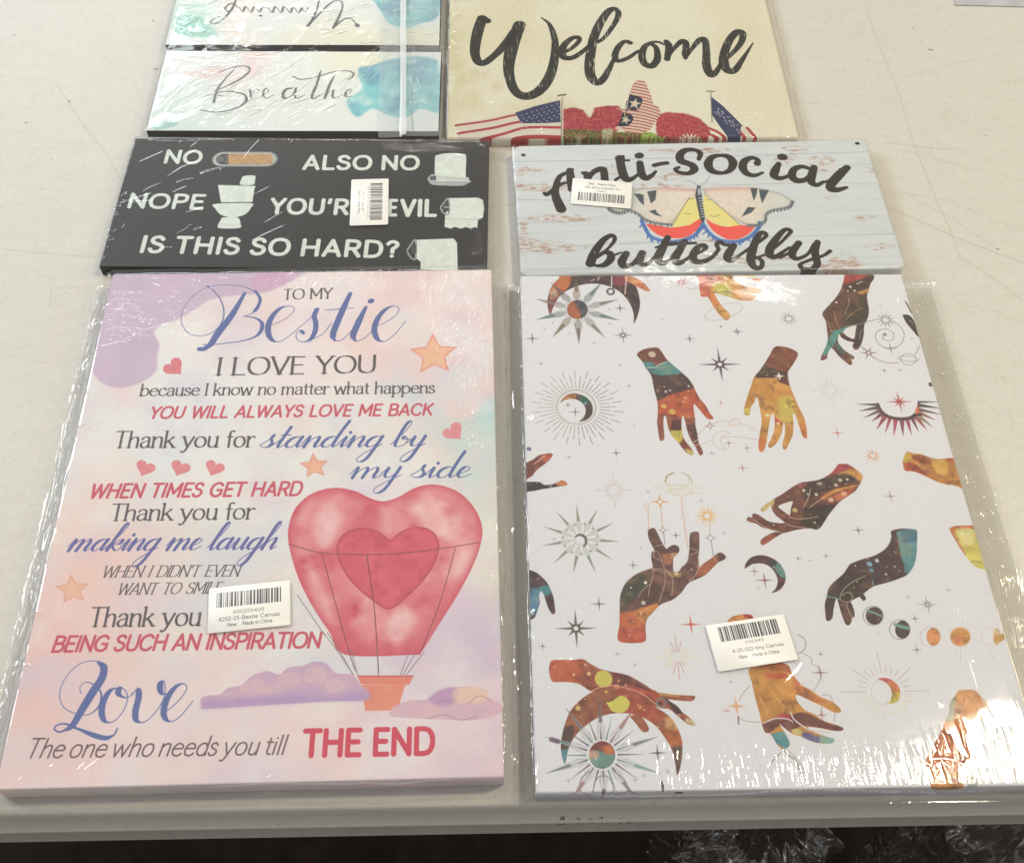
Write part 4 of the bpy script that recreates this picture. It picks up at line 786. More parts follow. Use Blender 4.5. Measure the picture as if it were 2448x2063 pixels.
    for cx, cy, cr, col, off, ed in ((617, 1052, 100, (84, 66, 66), 12, (110, 104, 108)), (885, 1190, 102, (92, 72, 72), 26, (110, 104, 108)), (1190, 1262, 102, (224, 150, 96), 30, (200, 176, 170)), (1490, 1262, 100, (222, 160, 90), 0, (214, 150, 90)), (1800, 1262, 96, (232, 200, 160), 55, (216, 196, 180))):
        ring(s, A10([cx, cy])[0], cr*.239, cr*.228, 0, .4, ed)
        T = [v for t in np.linspace(0, 6.2832, 25) for v in (cx+off+(cr-4-off)*math.cos(t), cy+(cr-6)*.93*math.sin(t))]
        galaxy(s, A10(T), col, [], 2)
    s.line(A10('560 1000 620 1020 700 1055'), 1.4, (120, 160, 146)); s.line(A10('840 1140 900 1160 970 1175'), 2.4, (120, 160, 146)); s.poly(A10('1400 1290 1500 1230 1520 1320 1460 1345'), (226, 140, 100), .7, blur=.8)
    p = A10([1850, 1290]); galaxy(s, A10('1830 1250 1900 1240 1960 1200 1960 1260 1880 1320 1830 1310'), (220, 170, 100), [], 0)
    # --- yellow corner
    galaxy(s, A10('1380 175 1450 155 1620 148 1760 150 1820 600 1760 590 1660 570 1600 520 1530 440 1460 330 1400 230'), (222, 206, 104), [((216, 120, 80), A10('1370 150 1640 140 1640 180 1460 190 1420 250 1380 200'), .6), ((206, 120, 110), A10('1380 190 1430 240 1540 440 1500 420 1400 240'), .5), ((230, 224, 160), A10('1450 190 1600 190 1620 340 1520 340'), 1)], 2)
    # --- lower left hand and crescent over a sun
    galaxy(s, A13('240 140 330 130 480 132 600 122 680 170 800 235 920 265 1120 310 1280 395 1400 470 1460 505 1560 520 1740 540 1900 550 1890 595 1840 610 1700 600 1590 590 1700 670 1760 740 1840 800 1910 880 1870 895 1800 860 1680 760 1600 700 1500 690 1360 640 1200 600 1000 560 800 520 690 490 610 440 540 405 400 385 250 382 212 280 210 210 240 140'), (164, 84, 62),
           [((200, 104, 72), A13('200 100 520 110 560 400 200 400'), 1.2), ((108, 58, 52), A13('950 280 1120 300 1320 420 1400 500 1200 440 960 420'), .5), ((186, 84, 62), A13('1150 440 1460 520 1500 600 1300 560'), .6), ((82, 60, 56), A13('1560 580 1640 600 1760 740 1680 760'), .4), ((206, 160, 90), A13('1480 510 1700 520 1700 560 1500 550'), .6), ((216, 196, 150), A13('1800 800 1940 860 1900 920 1780 850'), .6)], 14)
    galaxy(s, A13('395 1335 360 1260 345 1130 370 960 420 800 480 690 570 600 700 510 850 475 980 470 1120 500 1280 570 1450 680 1600 780 1690 900 1750 1050 1758 1180 1745 1320 1700 1470 1680 1350 1640 1180 1560 1040 1460 910 1340 820 1200 765 1040 748 900 762 760 810 640 890 540 980 470 1080 425 1190 395 1335'), (160, 92, 66),
           [((92, 72, 62), A13('340 920 500 900 460 1100 400 1200 340 1180'), .6), ((96, 156, 166), A13('340 1180 440 1180 410 1360 360 1340'), .4), ((176, 84, 62), A13('1000 480 1300 580 1560 760 1400 840 1100 740'), 1.2), ((196, 110, 60), A13('1560 940 1760 960 1770 1140 1640 1160'), .8), ((104, 84, 72), A13('1600 1150 1780 1150 1720 1500 1660 1400'), .5), ((222, 170, 120), A13('1560 800 1680 800 1700 940 1560 920'), .8)], 22)
    galaxy(s, A13('1150 780 1260 780 1330 850 1370 940 1330 970 1280 950 1220 870 1150 780'), (170, 96, 64), [], 3)
    for xy, r, c in (('840 350', 11, (212, 204, 98)), ('670 290', 2.6, (226, 190, 130)), ('495 300', 1.6, (232, 190, 160)), ('545 690', 3, (214, 190, 110)), ('1015 375', 1.4, (214, 160, 130)), ('1100 425', 2, (206, 140, 110)), ('990 440', 3.4, (206, 130, 110)), ('1265 680', 2.6, (206, 150, 80)), ('870 500', 2, (214, 176, 80))):
        p = A13(xy)[0]; s.line(np.vstack([p, p+.3]), r, c, .92)
    s.poly(A13('870 625 940 610 1010 560 1060 545 1140 605 1135 680 1080 735 1000 745 930 720'), (212, 206, 100), .95)
    s.line(A13('690 500 800 450 950 430 1100 455 1280 520 1420 620 1520 690'), .5, (226, 180, 150)); ring(s, A13('1510 630')[0], 11, 11, 0, .9, (120, 140, 142)); p = A13('1500 640')[0]; s.line(np.vstack([p, p+.3]), 2.4, (70, 62, 60)); s.line(A13('1180 350 1300 430 1460 500'), .5, (180, 120, 100))
    C = A13('825 1235')
    petals(s, C, 8.3, 36, 10, (120, 110, 120), [(110, 150, 152), (112, 104, 118), (96, 84, 96), (160, 100, 100), (100, 110, 116)], rot=.33, wd=.12, fillc=(190, 190, 190))
    burst(s, C, 6.8, 17, 20, (90, 76, 92), .5, .7, taper=True, cols=[(90, 76, 92), (104, 140, 140), (120, 84, 90)]); burst(s, C, 6.6, 14, 40, (130, 126, 136), .2, .8)
    ring(s, A13('840 1640')[0], 24, 34, 0, .6, (130, 126, 132)); s.line(A13('560 1600 590 1500 680 1420'), .6, (140, 136, 140)); s.line(A13('1120 1640 1080 1520 960 1420'), .6, (140, 136, 140)); s.line(A13('540 1620 620 1700 700 1780'), .8, (150, 146, 150)); s.line(A13('1130 1640 1060 1720 980 1790'), .8, (150, 146, 150))
    galaxy(s, A13([825+152*math.cos(t) if k == 0 else 1235+160*math.sin(t) for t in np.linspace(0, 6.2832, 25) for k in (0, 1)]), (120, 158, 150), [((140, 72, 60), A13('640 1200 700 1060 900 1060 990 1200 900 1220 780 1180'), .4), ((206, 120, 76), A13('820 1140 930 1130 980 1200 900 1230 830 1200'), .4), ((206, 160, 150), A13('640 1190 760 1190 780 1260 660 1280'), .5)], 3)
    s.line(A13('1515 1545 1530 1600 1535 1700'), [1, 1.6, .4], (90, 76, 84)); p = A13('1725 1735')[0]; s.line(np.vstack([p, p+[6, 0]]), 3.4, (60, 50, 50), .9)
    s.line(A13('235 1055 310 1078'), 3, (110, 80, 100), .8)
    # --- lower centre hand under the label
    galaxy(s, A14('520 210 640 170 800 100 1000 150 1060 260 1180 400 1290 460 1400 540 1560 610 1660 700 1640 740 1560 730 1430 660 1300 600 1180 540 1110 520 1105 570 1150 640 1220 710 1330 760 1450 840 1600 890 1690 930 1660 965 1540 960 1400 930 1250 920 1350 990 1500 1040 1580 1070 1540 1120 1400 1120 1260 1080 1180 1040 1080 1010 1000 960 930 900 900 880 950 960 1000 1050 1030 1130 990 1180 930 1190 870 1130 820 1050 780 1000 720 980 680 870 650 740 600 560 560 380 520 210'), (214, 150, 76),
           [((206, 92, 60), A14('720 250 940 250 1000 290 860 320 740 300'), .5), ((176, 104, 62), A14('520 190 900 100 1060 200 1000 240 700 210'), .8), ((206, 126, 84), A14('1040 260 1180 400 1400 560 1500 620 1300 600 1120 520'), .8), ((120, 72, 70), A14('680 880 860 790 1060 760 1220 740 1500 870 1700 930 1660 980 1200 900 1020 990 900 900 760 1000 690 960'), .4),
            ((96, 160, 170), A14('780 1010 950 980 1030 1110 1010 1200 860 1120'), .4), ((110, 106, 156), A14('1180 980 1300 1000 1420 1060 1340 1120 1180 1060'), .5), ((130, 180, 180), A14('1400 1020 1600 1060 1540 1140 1400 1120'), .5), ((190, 80, 90), A14('860 790 940 750 1060 780 1040 810 880 810'), .3), ((214, 200, 130), A14('1040 950 1150 940 1170 1010 1080 1020'), .4)], 8)
    for t in ('650 540 700 640 760 740', '780 460 880 580 980 690', '840 380 950 520'): s.line(A14(t), .5, (232, 184, 120), .8)
    s.line(A14('700 870 820 820 900 810 1000 820 1060 850'), .8, (226, 206, 206)); s.line(A14('1040 740 1080 820 1180 900 1300 960 1540 990'), 1.0, (220, 208, 204))
    s.line(A14('940 1180 1000 1260 1100 1330 1150 1450 1160 1500 1190 1480'), .7, (150, 146, 146)); s.line(A14('930 1230 860 1290 790 1370'), .5, (150, 146, 146)); s.line(A14('1000 1200 1100 1300 1200 1440'), 1.6, (200, 190, 186), .7)
    SL = (168, 146, 146)
    for t in ('1320 470 1370 400 1410 300 1400 240', '1300 140 1370 170 1410 210', '540 400 450 500 400 590', '380 800 450 830 560 855 650 855', '1440 530 1480 515 1530 540 1560 610', '1425 640 1430 740', '1590 740 1580 840', '1170 0 1290 60 1300 140'): s.line(A14(t), .5, SL, .8)
    spark(s, A14('1405 245'), 3.6, (150, 116, 116), 4, wd=.12); spark(s, A14('365 660'), 4, (226, 176, 130), 4, wd=.2); ring(s, A14('365 660')[0], 6, 5.4, 0, .5, (220, 180, 140)); s.line(A14('390 790 392 880'), .9, (130, 110, 116)); s.line(A14('215 718 270 716'), 1, (200, 160, 150)); spark(s, A14('1425 770'), 2.4, (180, 140, 130), 4, wd=.2)
    ring(s, A12('1280 520')[0], 22, 22, 0, .6, (150, 140, 138), .85, -1.5, 1.4)
    galaxy(s, A12('410 240 430 210 500 165 600 148 700 150 735 185 720 230 400 260'), (222, 150, 80), [((190, 70, 66), A12('600 140 740 150 740 200 640 190'), .3)], 0)
    # --- crescent sun lower right
    C = A15('560 670')
    for i in range(28):
        an = -math.pi+i*2*math.pi/28; K = s.ppm/1000; T = s.tex(C)[0]; d = np.array([math.cos(an), math.sin(an)])
        L = {0: 28, 14: 28, 7: 26, 3: 24, 11: 24}.get(i, 16 if i % 2 else 17.5)
        c = (190, 172, 170) if math.sin(an) < .1 else (222, 214, 160)
        s.blend(s.mstroke(np.vstack([T+d*12*K, T+d*L*K]), .5*K), c, .8)
    ring(s, A15('555 675')[0], 33, 31, 0, .4, (206, 190, 170), .8)
    galaxy(s, A15('485 538 560 528 640 560 700 620 715 690 700 760 650 795 600 795 560 800 610 770 628 700 610 630 560 575 485 538'), (220, 136, 86), [((210, 110, 110), A15('480 530 620 530 640 570 560 570'), .4), ((216, 204, 100), A15('600 690 720 690 720 800 560 810'), .4)], 2)
    # --- lower right fold
    galaxy(s, A15('1330 660 1480 655 1560 720 1600 800 1580 900 1560 1050 1560 1250 1400 1420 1320 1500 1400 1760 1100 1760 1000 1500 990 1380 1060 1250 1130 1130 1180 1000 1230 900 1240 800 1290 720'), (214, 150, 92), [((196, 110, 60), A15('1180 1010 1600 1000 1560 1300 1300 1500 980 1420 1100 1160'), .8), ((190, 196, 176), A15('1180 980 1220 880 1240 800 1300 700 1290 900 1260 980'), .8)], 2)
    s.poly(A15('1560 740 1620 760 1650 840 1590 860'), (230, 190, 150), .8); s.poly(A15('1420 1560 1520 1580 1520 1700 1430 1720'), (150, 170, 150), .7)
    for t in ('1290 240 1310 290', '1350 230 1350 350', '1660 230 1700 300 1690 330'): s.line(A15(t), .4, (196, 190, 200), .7)
    n = fbm((s.th, s.tw), s.ppm*.0012, 8, 2)
    s.img *= (1+.03*(n-.5))[..., None]
    return s

def brush(s, f, pts, w, col, k=.43, dry=0):
    P = s.tex(cat(f(pts), 8)); ww = np.interp(np.linspace(0, 1, len(P)), np.linspace(0, 1, len(w)), w)*k*s.ppm/1000*.36
    m = s.mstroke(P, ww*.84)
    if dry:
        x0, y0, mm = m
        r = np.random.default_rng(3); yy, xx = np.mgrid[0:mm.shape[0], 0:mm.shape[1]]
        nn = fbm(mm.shape, s.ppm*.0012, 6, 3, 9); m = (x0, y0, mm*(1-dry*((nn-.66)*9).clip(0, 1)))
    s.blend(m, col, .96)

def usflag(s, P, ang):
    pass

def art_welcome():
    s = Board([(1074, 0), (1829, 0), (1913, 329), (1068, 331)], .010, 3800, .0, extra=0)
    # the flag goes on past the top of the frame
    s.c = s.c+s.Y*.03; s.l += .06; s.th = int(s.l*s.ppm); s.img = np.ones((s.th, s.tw, 3), np.float32)
    s.img[:] = srgb((238, 234, 216))
    wash(s, [(.2, .4, .15, .2, (228, 220, 184), .6), (.9, .5, .1, .4, (230, 222, 192), .6), (.5, .1, .3, .1, (232, 228, 210), .5), (.05, .6, .04, .5, (218, 208, 168), .7), (.6, .5, .2, .2, (232, 230, 212), .6), (.3, .9, .2, .1, (222, 212, 176), .6)])
    n = fbm((s.th, s.tw), s.ppm*.0015, 12, 2); s.img *= (1+.06*(n-.5))[..., None]
    K = (50, 48, 42)
    b = lambda t, w, d=0: brush(s, E1, t, w, K, 1., d)
    b('262 105 240 170 225 240 222 300 240 345 275 350 330 310 390 250 440 180', [34, 36, 34, 30, 28, 26, 24, 30, 30], .3); b('268 108 290 118', [32, 26]); b('470 140 440 220 415 320 410 400 430 480 465 525 520 535 580 505 630 440 660 350 668 250 655 180 630 130 590 100', [40, 42, 40, 34, 30, 30, 34, 34, 34, 32, 28, 22, 18, 12, 4], .5)
    b('700 300 760 270 800 230 795 210 760 215 720 250 705 290 720 322 770 320 830 280 870 240', [14, 14, 16, 18, 18, 22, 26, 24, 20, 16, 12], .4)
    b('870 250 930 220 980 160 1018 90 1005 55 970 60 930 110 890 190 868 280 858 370 868 430 900 462 935 440 970 380 1000 320', [12, 14, 16, 20, 22, 24, 28, 30, 30, 32, 32, 26, 24, 18, 12], .8)
    b('1085 240 1055 232 1020 262 1000 310 1015 340 1070 325 1130 285', [18, 16, 20, 22, 18, 16, 12], .3)
    b('1200 240 1165 262 1150 310 1165 355 1205 368 1235 330 1230 270 1200 240 1240 235 1275 250', [14, 20, 24, 24, 24, 24, 18, 14, 10, 8], .4)
    b('1285 232 1300 260 1290 330', [18, 24, 20]); b('1292 325 1330 270 1372 232 1395 245 1390 300 1392 325', [8, 14, 22, 22, 22, 14], .4); b('1392 325 1430 270 1470 225 1500 225 1508 290 1510 370 1535 418 1570 390 1590 350', [10, 14, 22, 22, 24, 28, 26, 18, 12], .4)
    b('1590 350 1650 300 1700 240 1710 190 1680 180 1640 220 1610 290 1605 350 1625 392 1665 392 1710 330 1768 240', [12, 16, 20, 24, 26, 26, 28, 32, 28, 24, 16, 4], .5)
    RD_, NV, WH = (178, 66, 70), (66, 70, 104), (226, 218, 204)
    # waving flag left: seven visible stripes
    s.poly(E1('112 690 300 660 450 620 690 560 700 690 708 800 360 800 128 790'), WH, 1, sm=False)
    for t, w in (('116 698 300 672 450 640 560 640', 15), ('130 742 320 712 460 680 570 672', 18), ('250 775 380 745 480 715 560 708 700 710', 19), ('370 790 470 765 560 758 700 762', 22)):
        s.line(E1(t), w*.17, RD_, .95)
    s.poly(E1('445 628 560 590 695 558 698 680 600 686 480 686'), NV, 1, sm=False)
    for i in range(8):
        for j in range(5):
            q = E1([480+i*28+(j % 2)*12, 650-i*9+j*19-8])[0] if 480+i*28 < 690 else None
            if q is not None: s.line(np.vstack([q, q+[1.5, -.4]]), 1.1, (206, 206, 214), .85)
    s.line(E1('712 530 706 800'), 1.9, (222, 214, 196)); s.line(E1('705 545 700 800'), .6, (120, 110, 100)); s.line(E1('685 533 725 527'), 2.2, (120, 112, 92))
    # geraniums
    r = np.random.default_rng(9)
    def bloom(poly, n, cols, rr):
        n = int(n*2.2); rr = rr*.72
        P = E1(poly); T = s.tex(P); m = s.mpoly(T); ys, xs = np.nonzero(m > .5)
        s.blend(boxblur(m, 3), cols[0], .9)
        for k in range(n):
            i = r.integers(len(ys)); q = np.array([xs[i], ys[i]], float)
            c = cols[r.integers(len(cols))]; a = r.random()*3
            s.blend(s.mstroke(np.vstack([q, q+rr*np.array([math.cos(a), math.sin(a)])]), rr*(1+r.random())), c, .85)
    bloom('715 610 770 598 820 612 850 650 870 655 890 600 960 590 1020 590 1060 640 1030 700 1000 740 860 730 715 720', 420, [(170, 62, 72), (190, 84, 90), (150, 48, 60), (204, 104, 104), (176, 70, 76)], 4)
    bloom('1240 640 1290 625 1400 635 1470 660 1510 700 1530 740 1500 790 1240 790 1230 700', 420, [(176, 64, 74), (196, 86, 92), (150, 48, 60), (206, 110, 110), (184, 70, 76)], 4)
    bloom('715 720 860 725 1000 735 1150 740 1250 760 1380 770 1370 800 715 800', 420, [(104, 110, 62), (84, 96, 50), (140, 150, 80), (160, 70, 60), (120, 70, 56)], 4)
    bloom('1150 735 1210 740 1260 770 1220 800 1150 790', 60, [(140, 160, 70), (160, 176, 84)], 5); bloom('930 720 990 715 980 770 930 770', 50, [(200, 196, 170), (130, 140, 80)], 3)
    for an in np.linspace(0, 6.28, 15): s.line(E1([1415, 775, 1415+55*math.cos(an), 775+28*math.sin(an)]), 1.6, (226, 222, 210), .9)
    for an in np.linspace(0, 6.28, 13): s.line(E1([800, 770, 800+40*math.cos(an), 770+26*math.sin(an)]), 1.2, (196, 190, 170), .5)
    # striped butterfly
    def clip(m, f, t, w, col, a=.9):
        x0, y0, q = s.mstroke(s.tex(cat(f(t))), w*s.ppm/1000); s.blend((x0, y0, q*m[y0:y0+q.shape[0], x0:x0+q.shape[1]]), col, a)
    m = s.poly(E1('1118 452 1150 448 1172 462 1186 500 1204 540 1212 575 1244 600 1252 640 1232 665 1216 690 1190 725 1140 742 1080 738 1030 722 1000 716 1030 690 1050 665 1062 640 1040 610 1075 600 1072 560 1084 510 1100 472 1118 452'), (222, 206, 190), 1)
    for k in range(19): clip(m, E1, [1040, 440+k*17, 1130, 452+k*17, 1200, 468+k*17, 1280, 496+k*17], 1.45, (184, 70, 64), .9)
    for t in ('1082 524 1150 548 1142 590 1118 612 1080 606 1068 590', '1040 628 1092 640 1100 668 1070 700 1016 700 1030 670'):
        q = s.poly(E1(t), (54, 56, 78), 1)
    star(s, E1, 1110, 578, 36, .2, (220, 216, 200), (196, 196, 190), .4); star(s, E1, 1060, 668, 28, .4, (220, 214, 186), (196, 194, 170), .4)
    s.line(E1('1072 600 1062 622 1040 632'), .9, (60, 54, 50)); s.line(E1('1010 605 1040 615 1056 640 1050 668'), .8, (214, 206, 160)); s.line(E1('1068 560 1062 600 1090 612 1130 615'), .7, (70, 66, 60))
    for k in range(90):
        x, y = r.random()*330+1180, r.random()*30+765; s.line(E1([x, y, x+10*r.normal(), y-12*r.random()]), .7, [(120, 140, 70), (90, 100, 50), (170, 190, 100), (150, 60, 60)][k % 4], .8)
    # drooping flag right
    s.poly(E1('1530 535 1600 590 1700 690 1790 775 1700 790 1640 780 1580 700 1540 640'), NV, 1, sm=False)
    for k in range(46):
        u, v = r.random(), r.random(); x = 1545+u*170; y = 570+u*150+v*60*(1-u*.3)
        q = E1([x, y])[0]; s.line(np.vstack([q, q+[.8, -1]]), 1.0, (206, 206, 214), .85)
    s.poly(E1('1700 700 1740 710 1795 775 1760 790 1700 780'), WH, 1, sm=False)
    for t in ('1735 712 1788 772', '1700 740 1735 780', '1520 712 1580 740 1640 790', '1520 745 1570 765 1600 790'): s.line(E1(t), 3, RD_, .95)
    s.line(E1('1533 515 1540 680'), .9, (130, 120, 110)); s.line(E1('1512 508 1552 510'), 1.8, (150, 140, 110))
    return s

def planks(which):
    """two wooden plaques of the set; 0 = nearer one, 1 = the one turned upside down"""
    Q = [(397, 122), (1052, 125), (1052, 315), (350, 313)] if which == 0 else [(432, -60), (1053, -60), (1053, 110), (400, 107)]
    s = Board(Q, .012, 3800, .0)
    s.img[:] = srgb((228, 232, 230))
    if which == 0:
        wash(s, [(.1, .8, .2, .4, (206, 222, 214), .7), (.7, .1, .2, .3, (232, 230, 202), .7), (.3, .2, .06, .3, (236, 206, 204), .7), (.5, .6, .3, .3, (226, 228, 220), .5), (.02, .3, .05, .5, (220, 232, 226), .5)])
        bl = G1('1520 410 1600 390 1650 370 1720 350 1800 340 1880 335 1960 350 1995 400 1998 640 1960 660 1880 640 1800 690 1700 680 1600 640 1510 690 1450 600 1500 560 1540 520 1520 410')
    else:
        wash(s, [(.08, .6, .1, .3, (196, 226, 214), .8), (.28, .5, .06, .9, (240, 226, 220), .7), (.7, .9, .3, .2, (230, 226, 196), .6), (.95, .9, .1, .2, (232, 228, 196), .7)])
        bl = G1('1560 -140 1990 -140 1998 60 1960 120 1880 140 1800 170 1700 140 1650 60 1600 0 1540 -20 1560 -140')
    m = s.poly(bl, (128, 204, 208), .92, blur=1.2)
    s.blend(m*((fbm(m.shape, s.ppm*.02, 60+which)-.35)*2.5).clip(0, 1), (104, 160, 184), .8)
    s.blend(m*((fbm(m.shape, s.ppm*.015, 80+which)-.55)*4).clip(0, 1), (196, 226, 220), .8)
    if which == 0:
        s.poly(G1('470 430 740 395 700 450 640 470'), (232, 190, 188), .5, blur=2); s.line(G1('1840 420 1830 600 1840 770'), 1.6, (130, 160, 160), .5)
        s.poly(G1('280 740 420 715 450 740 330 770'), (150, 190, 182), .7, blur=1)
    else:
        s.poly(G1('450 110 560 95 680 190 640 225 500 215 430 190'), (150, 206, 190), .7, blur=1.5)
    K = (92, 94, 92); P = lambda t, a=.5, b=1.7: s.pen(G1(t), a, b, K, .92)
    H1 = frame(480, 0, .33445)
    Q = lambda t, a=.5, b_=1.6: s.pen(H1(t), a*1.5, b_*1.3, K, .95)
    T_ = lambda t, w: s.line(H1(t), np.array(w)*1.25, K, .95)
    if which == 0:
        Q('130 522 200 492 270 476 332 478 346 502 312 548 222 600 130 640 100 650', .8, 2.0); Q('105 665 190 655 270 664 322 690 322 722 280 762 200 792 100 803 0 788', .9, 2.0); T_('250 485 180 560 120 640 92 735', [.8, 1.4, 1.8, 2]); Q('20 700 60 682 110 680 160 690', .6, 1.2); T_('325 700 326 725 300 750', [1.8, 2, 1.6])
        Q('352 645 356 700'); Q('354 694 372 660 400 640 420 648', .5, 1.2); Q('432 690 468 668 484 648 472 634 452 648 446 682 470 704 520 680')
        T_('655 632 612 640 588 672 592 700 622 706 655 680 680 635', [1.2, 2.0, 2.4, 2.2, 1.8, 1.2, 1]); T_('680 632 672 690 690 705 745 680', [1.6, 1.8, 1, .6])
        T_('856 510 830 600 795 690 812 706 860 680', [1.4, 2, 2.2, 1.2, .6]); Q('658 550 720 570 850 545 950 516 1040 508 1088 524 1086 548 1058 568', .9, 1.5)
        T_('955 545 920 610 885 705', [1.2, 2.0, 2]); Q('890 695 925 655 948 648 940 690 960 704 1010 680'); Q('1020 690 1060 670 1075 650 1060 640 1035 665 1040 695 1080 690')
    else:
        T_('1122 188 1116 180', 3.4); Q('1108 168 1080 140 1050 134 1000 156 945 205', .9, 1.8); T_('945 205 985 130 1014 50 1006 14', [2.4, 2, 1.4, 1]); Q('1006 14 970 6 920 32 860 90 800 150 765 190', .9, 1.8); T_('765 190 800 140 830 70 848 -10', [2.6, 2.2, 1.6, 1.2])
        Q('770 60 745 90 722 60', .5, 1.6); Q('722 62 700 95 672 62 655 60 640 95 610 58 590 50', .5, 1.8); Q('592 52 575 92 545 60 530 52 512 92 480 62 455 58', .5, 1.9); T_('425 114 432 116', 2.2); Q('440 52 420 88 395 60 380 50', .5, 1.7)
        Q('380 52 360 90 330 58 318 50 300 86 272 50', .5, 1.9); T_('262 62 240 30 200 34 176 58 196 84 226 70 240 34', [.8, 1.4, 1.8, 2, 1.8, 1.4, 1]); T_('262 -30 236 40 190 110 130 160 84 172 68 164 96 136 140 118', [1.2, 1.8, 2, 1.8, 1.6, 1.4, 1, .7])
    return s
def art_breathe(): return planks(0)
def art_unwind(): return planks(1)
# ------------------------------------------------------------------ materials
def nodes(name):
    m = bpy.data.materials.new(name); m.use_nodes = True
    nt = m.node_tree; nt.nodes.clear()
    out = nt.nodes.new('ShaderNodeOutputMaterial')
    return m, nt, out
def N(nt, t, **k):
    n = nt.nodes.new(t)
    for a, v in k.items(): setattr(n, a, v)
    return n
def lin(c): return tuple(((v/255)/12.92 if v <= 10 else ((v/255+.055)/1.055)**2.4) for v in c)+(1,)

def image_of(name, arr, data=False):
    """an image painted above by this script (nothing is read from disk)"""
    h, w = arr.shape[:2]
    im = bpy.data.images.new(name, w, h, alpha=False, float_buffer=data)
    if data: im.colorspace_settings.name = 'Non-Color'
    a = np.ones((h, w, 4), np.float32)
    a[..., :3] = arr[..., None] if arr.ndim == 2 else arr.clip(0, 1)
    im.pixels.foreach_set(np.ascontiguousarray(a[::-1]).ravel()); im.update()
    return im

def print_mat(name, arr, rough=.5, weave=None, spec=.4, bump=.0001):
    m, nt, out = nodes(name)
    b = N(nt, 'ShaderNodeBsdfPrincipled'); nt.links.new(b.outputs[0], out.inputs[0])
    t = N(nt, 'ShaderNodeTexImage'); t.image = image_of(name, arr); t.extension = 'EXTEND'; t.interpolation = 'Cubic'
    nt.links.new(t.outputs[0], b.inputs['Base Color'])
    b.inputs['Roughness'].default_value = rough; b.inputs['Specular IOR Level'].default_value = spec
    tc = N(nt, 'ShaderNodeTexCoord')
    bp = N(nt, 'ShaderNodeBump'); bp.inputs['Distance'].default_value = bump; bp.inputs['Strength'].default_value = .6
    if weave:
        w1 = N(nt, 'ShaderNodeTexWave', wave_type='BANDS', bands_direction='X'); w1.inputs['Scale'].default_value = weave; w1.inputs['Distortion'].default_value = 1.5
        w2 = N(nt, 'ShaderNodeTexWave', wave_type='BANDS', bands_direction='Y'); w2.inputs['Scale'].default_value = weave; w2.inputs['Distortion'].default_value = 1.5
        ad = N(nt, 'ShaderNodeMath', operation='ADD')
        for w_, i in ((w1, 0), (w2, 1)): nt.links.new(tc.outputs['Object'], w_.inputs['Vector']); nt.links.new(w_.outputs['Fac'], ad.inputs[i])
        nt.links.new(ad.outputs[0], bp.inputs['Height'])
    else:
        n = N(nt, 'ShaderNodeTexNoise'); n.inputs['Scale'].default_value = 900; nt.links.new(tc.outputs['Object'], n.inputs['Vector']); nt.links.new(n.outputs['Fac'], bp.inputs['Height'])
    nt.links.new(bp.outputs[0], b.inputs['Normal'])
    return m

def flat_mat(name, col, rough=.5, vary=.12, scale=40, spec=.4, bump=.0):
    m, nt, out = nodes(name)
    b = N(nt, 'ShaderNodeBsdfPrincipled'); nt.links.new(b.outputs[0], out.inputs[0])
    tc = N(nt, 'ShaderNodeTexCoord'); n = N(nt, 'ShaderNodeTexNoise'); n.inputs['Scale'].default_value = scale; n.inputs['Detail'].default_value = 6
    nt.links.new(tc.outputs['Object'], n.inputs['Vector'])
    r = N(nt, 'ShaderNodeValToRGB'); c = lin(col)
    r.color_ramp.elements[0].position = .3; r.color_ramp.elements[1].position = .7
    r.color_ramp.elements[0].color = tuple(v*(1-vary) for v in c[:3])+(1,); r.color_ramp.elements[1].color = tuple(min(1, v*(1+vary)) for v in c[:3])+(1,)
    nt.links.new(n.outputs['Fac'], r.inputs[0]); nt.links.new(r.outputs[0], b.inputs['Base Color'])
    b.inputs['Roughness'].default_value = rough; b.inputs['Specular IOR Level'].default_value = spec
    if bump:
        bp = N(nt, 'ShaderNodeBump'); bp.inputs['Distance'].default_value = bump; nt.links.new(n.outputs['Fac'], bp.inputs['Height']); nt.links.new(bp.outputs[0], b.inputs['Normal'])
    return m

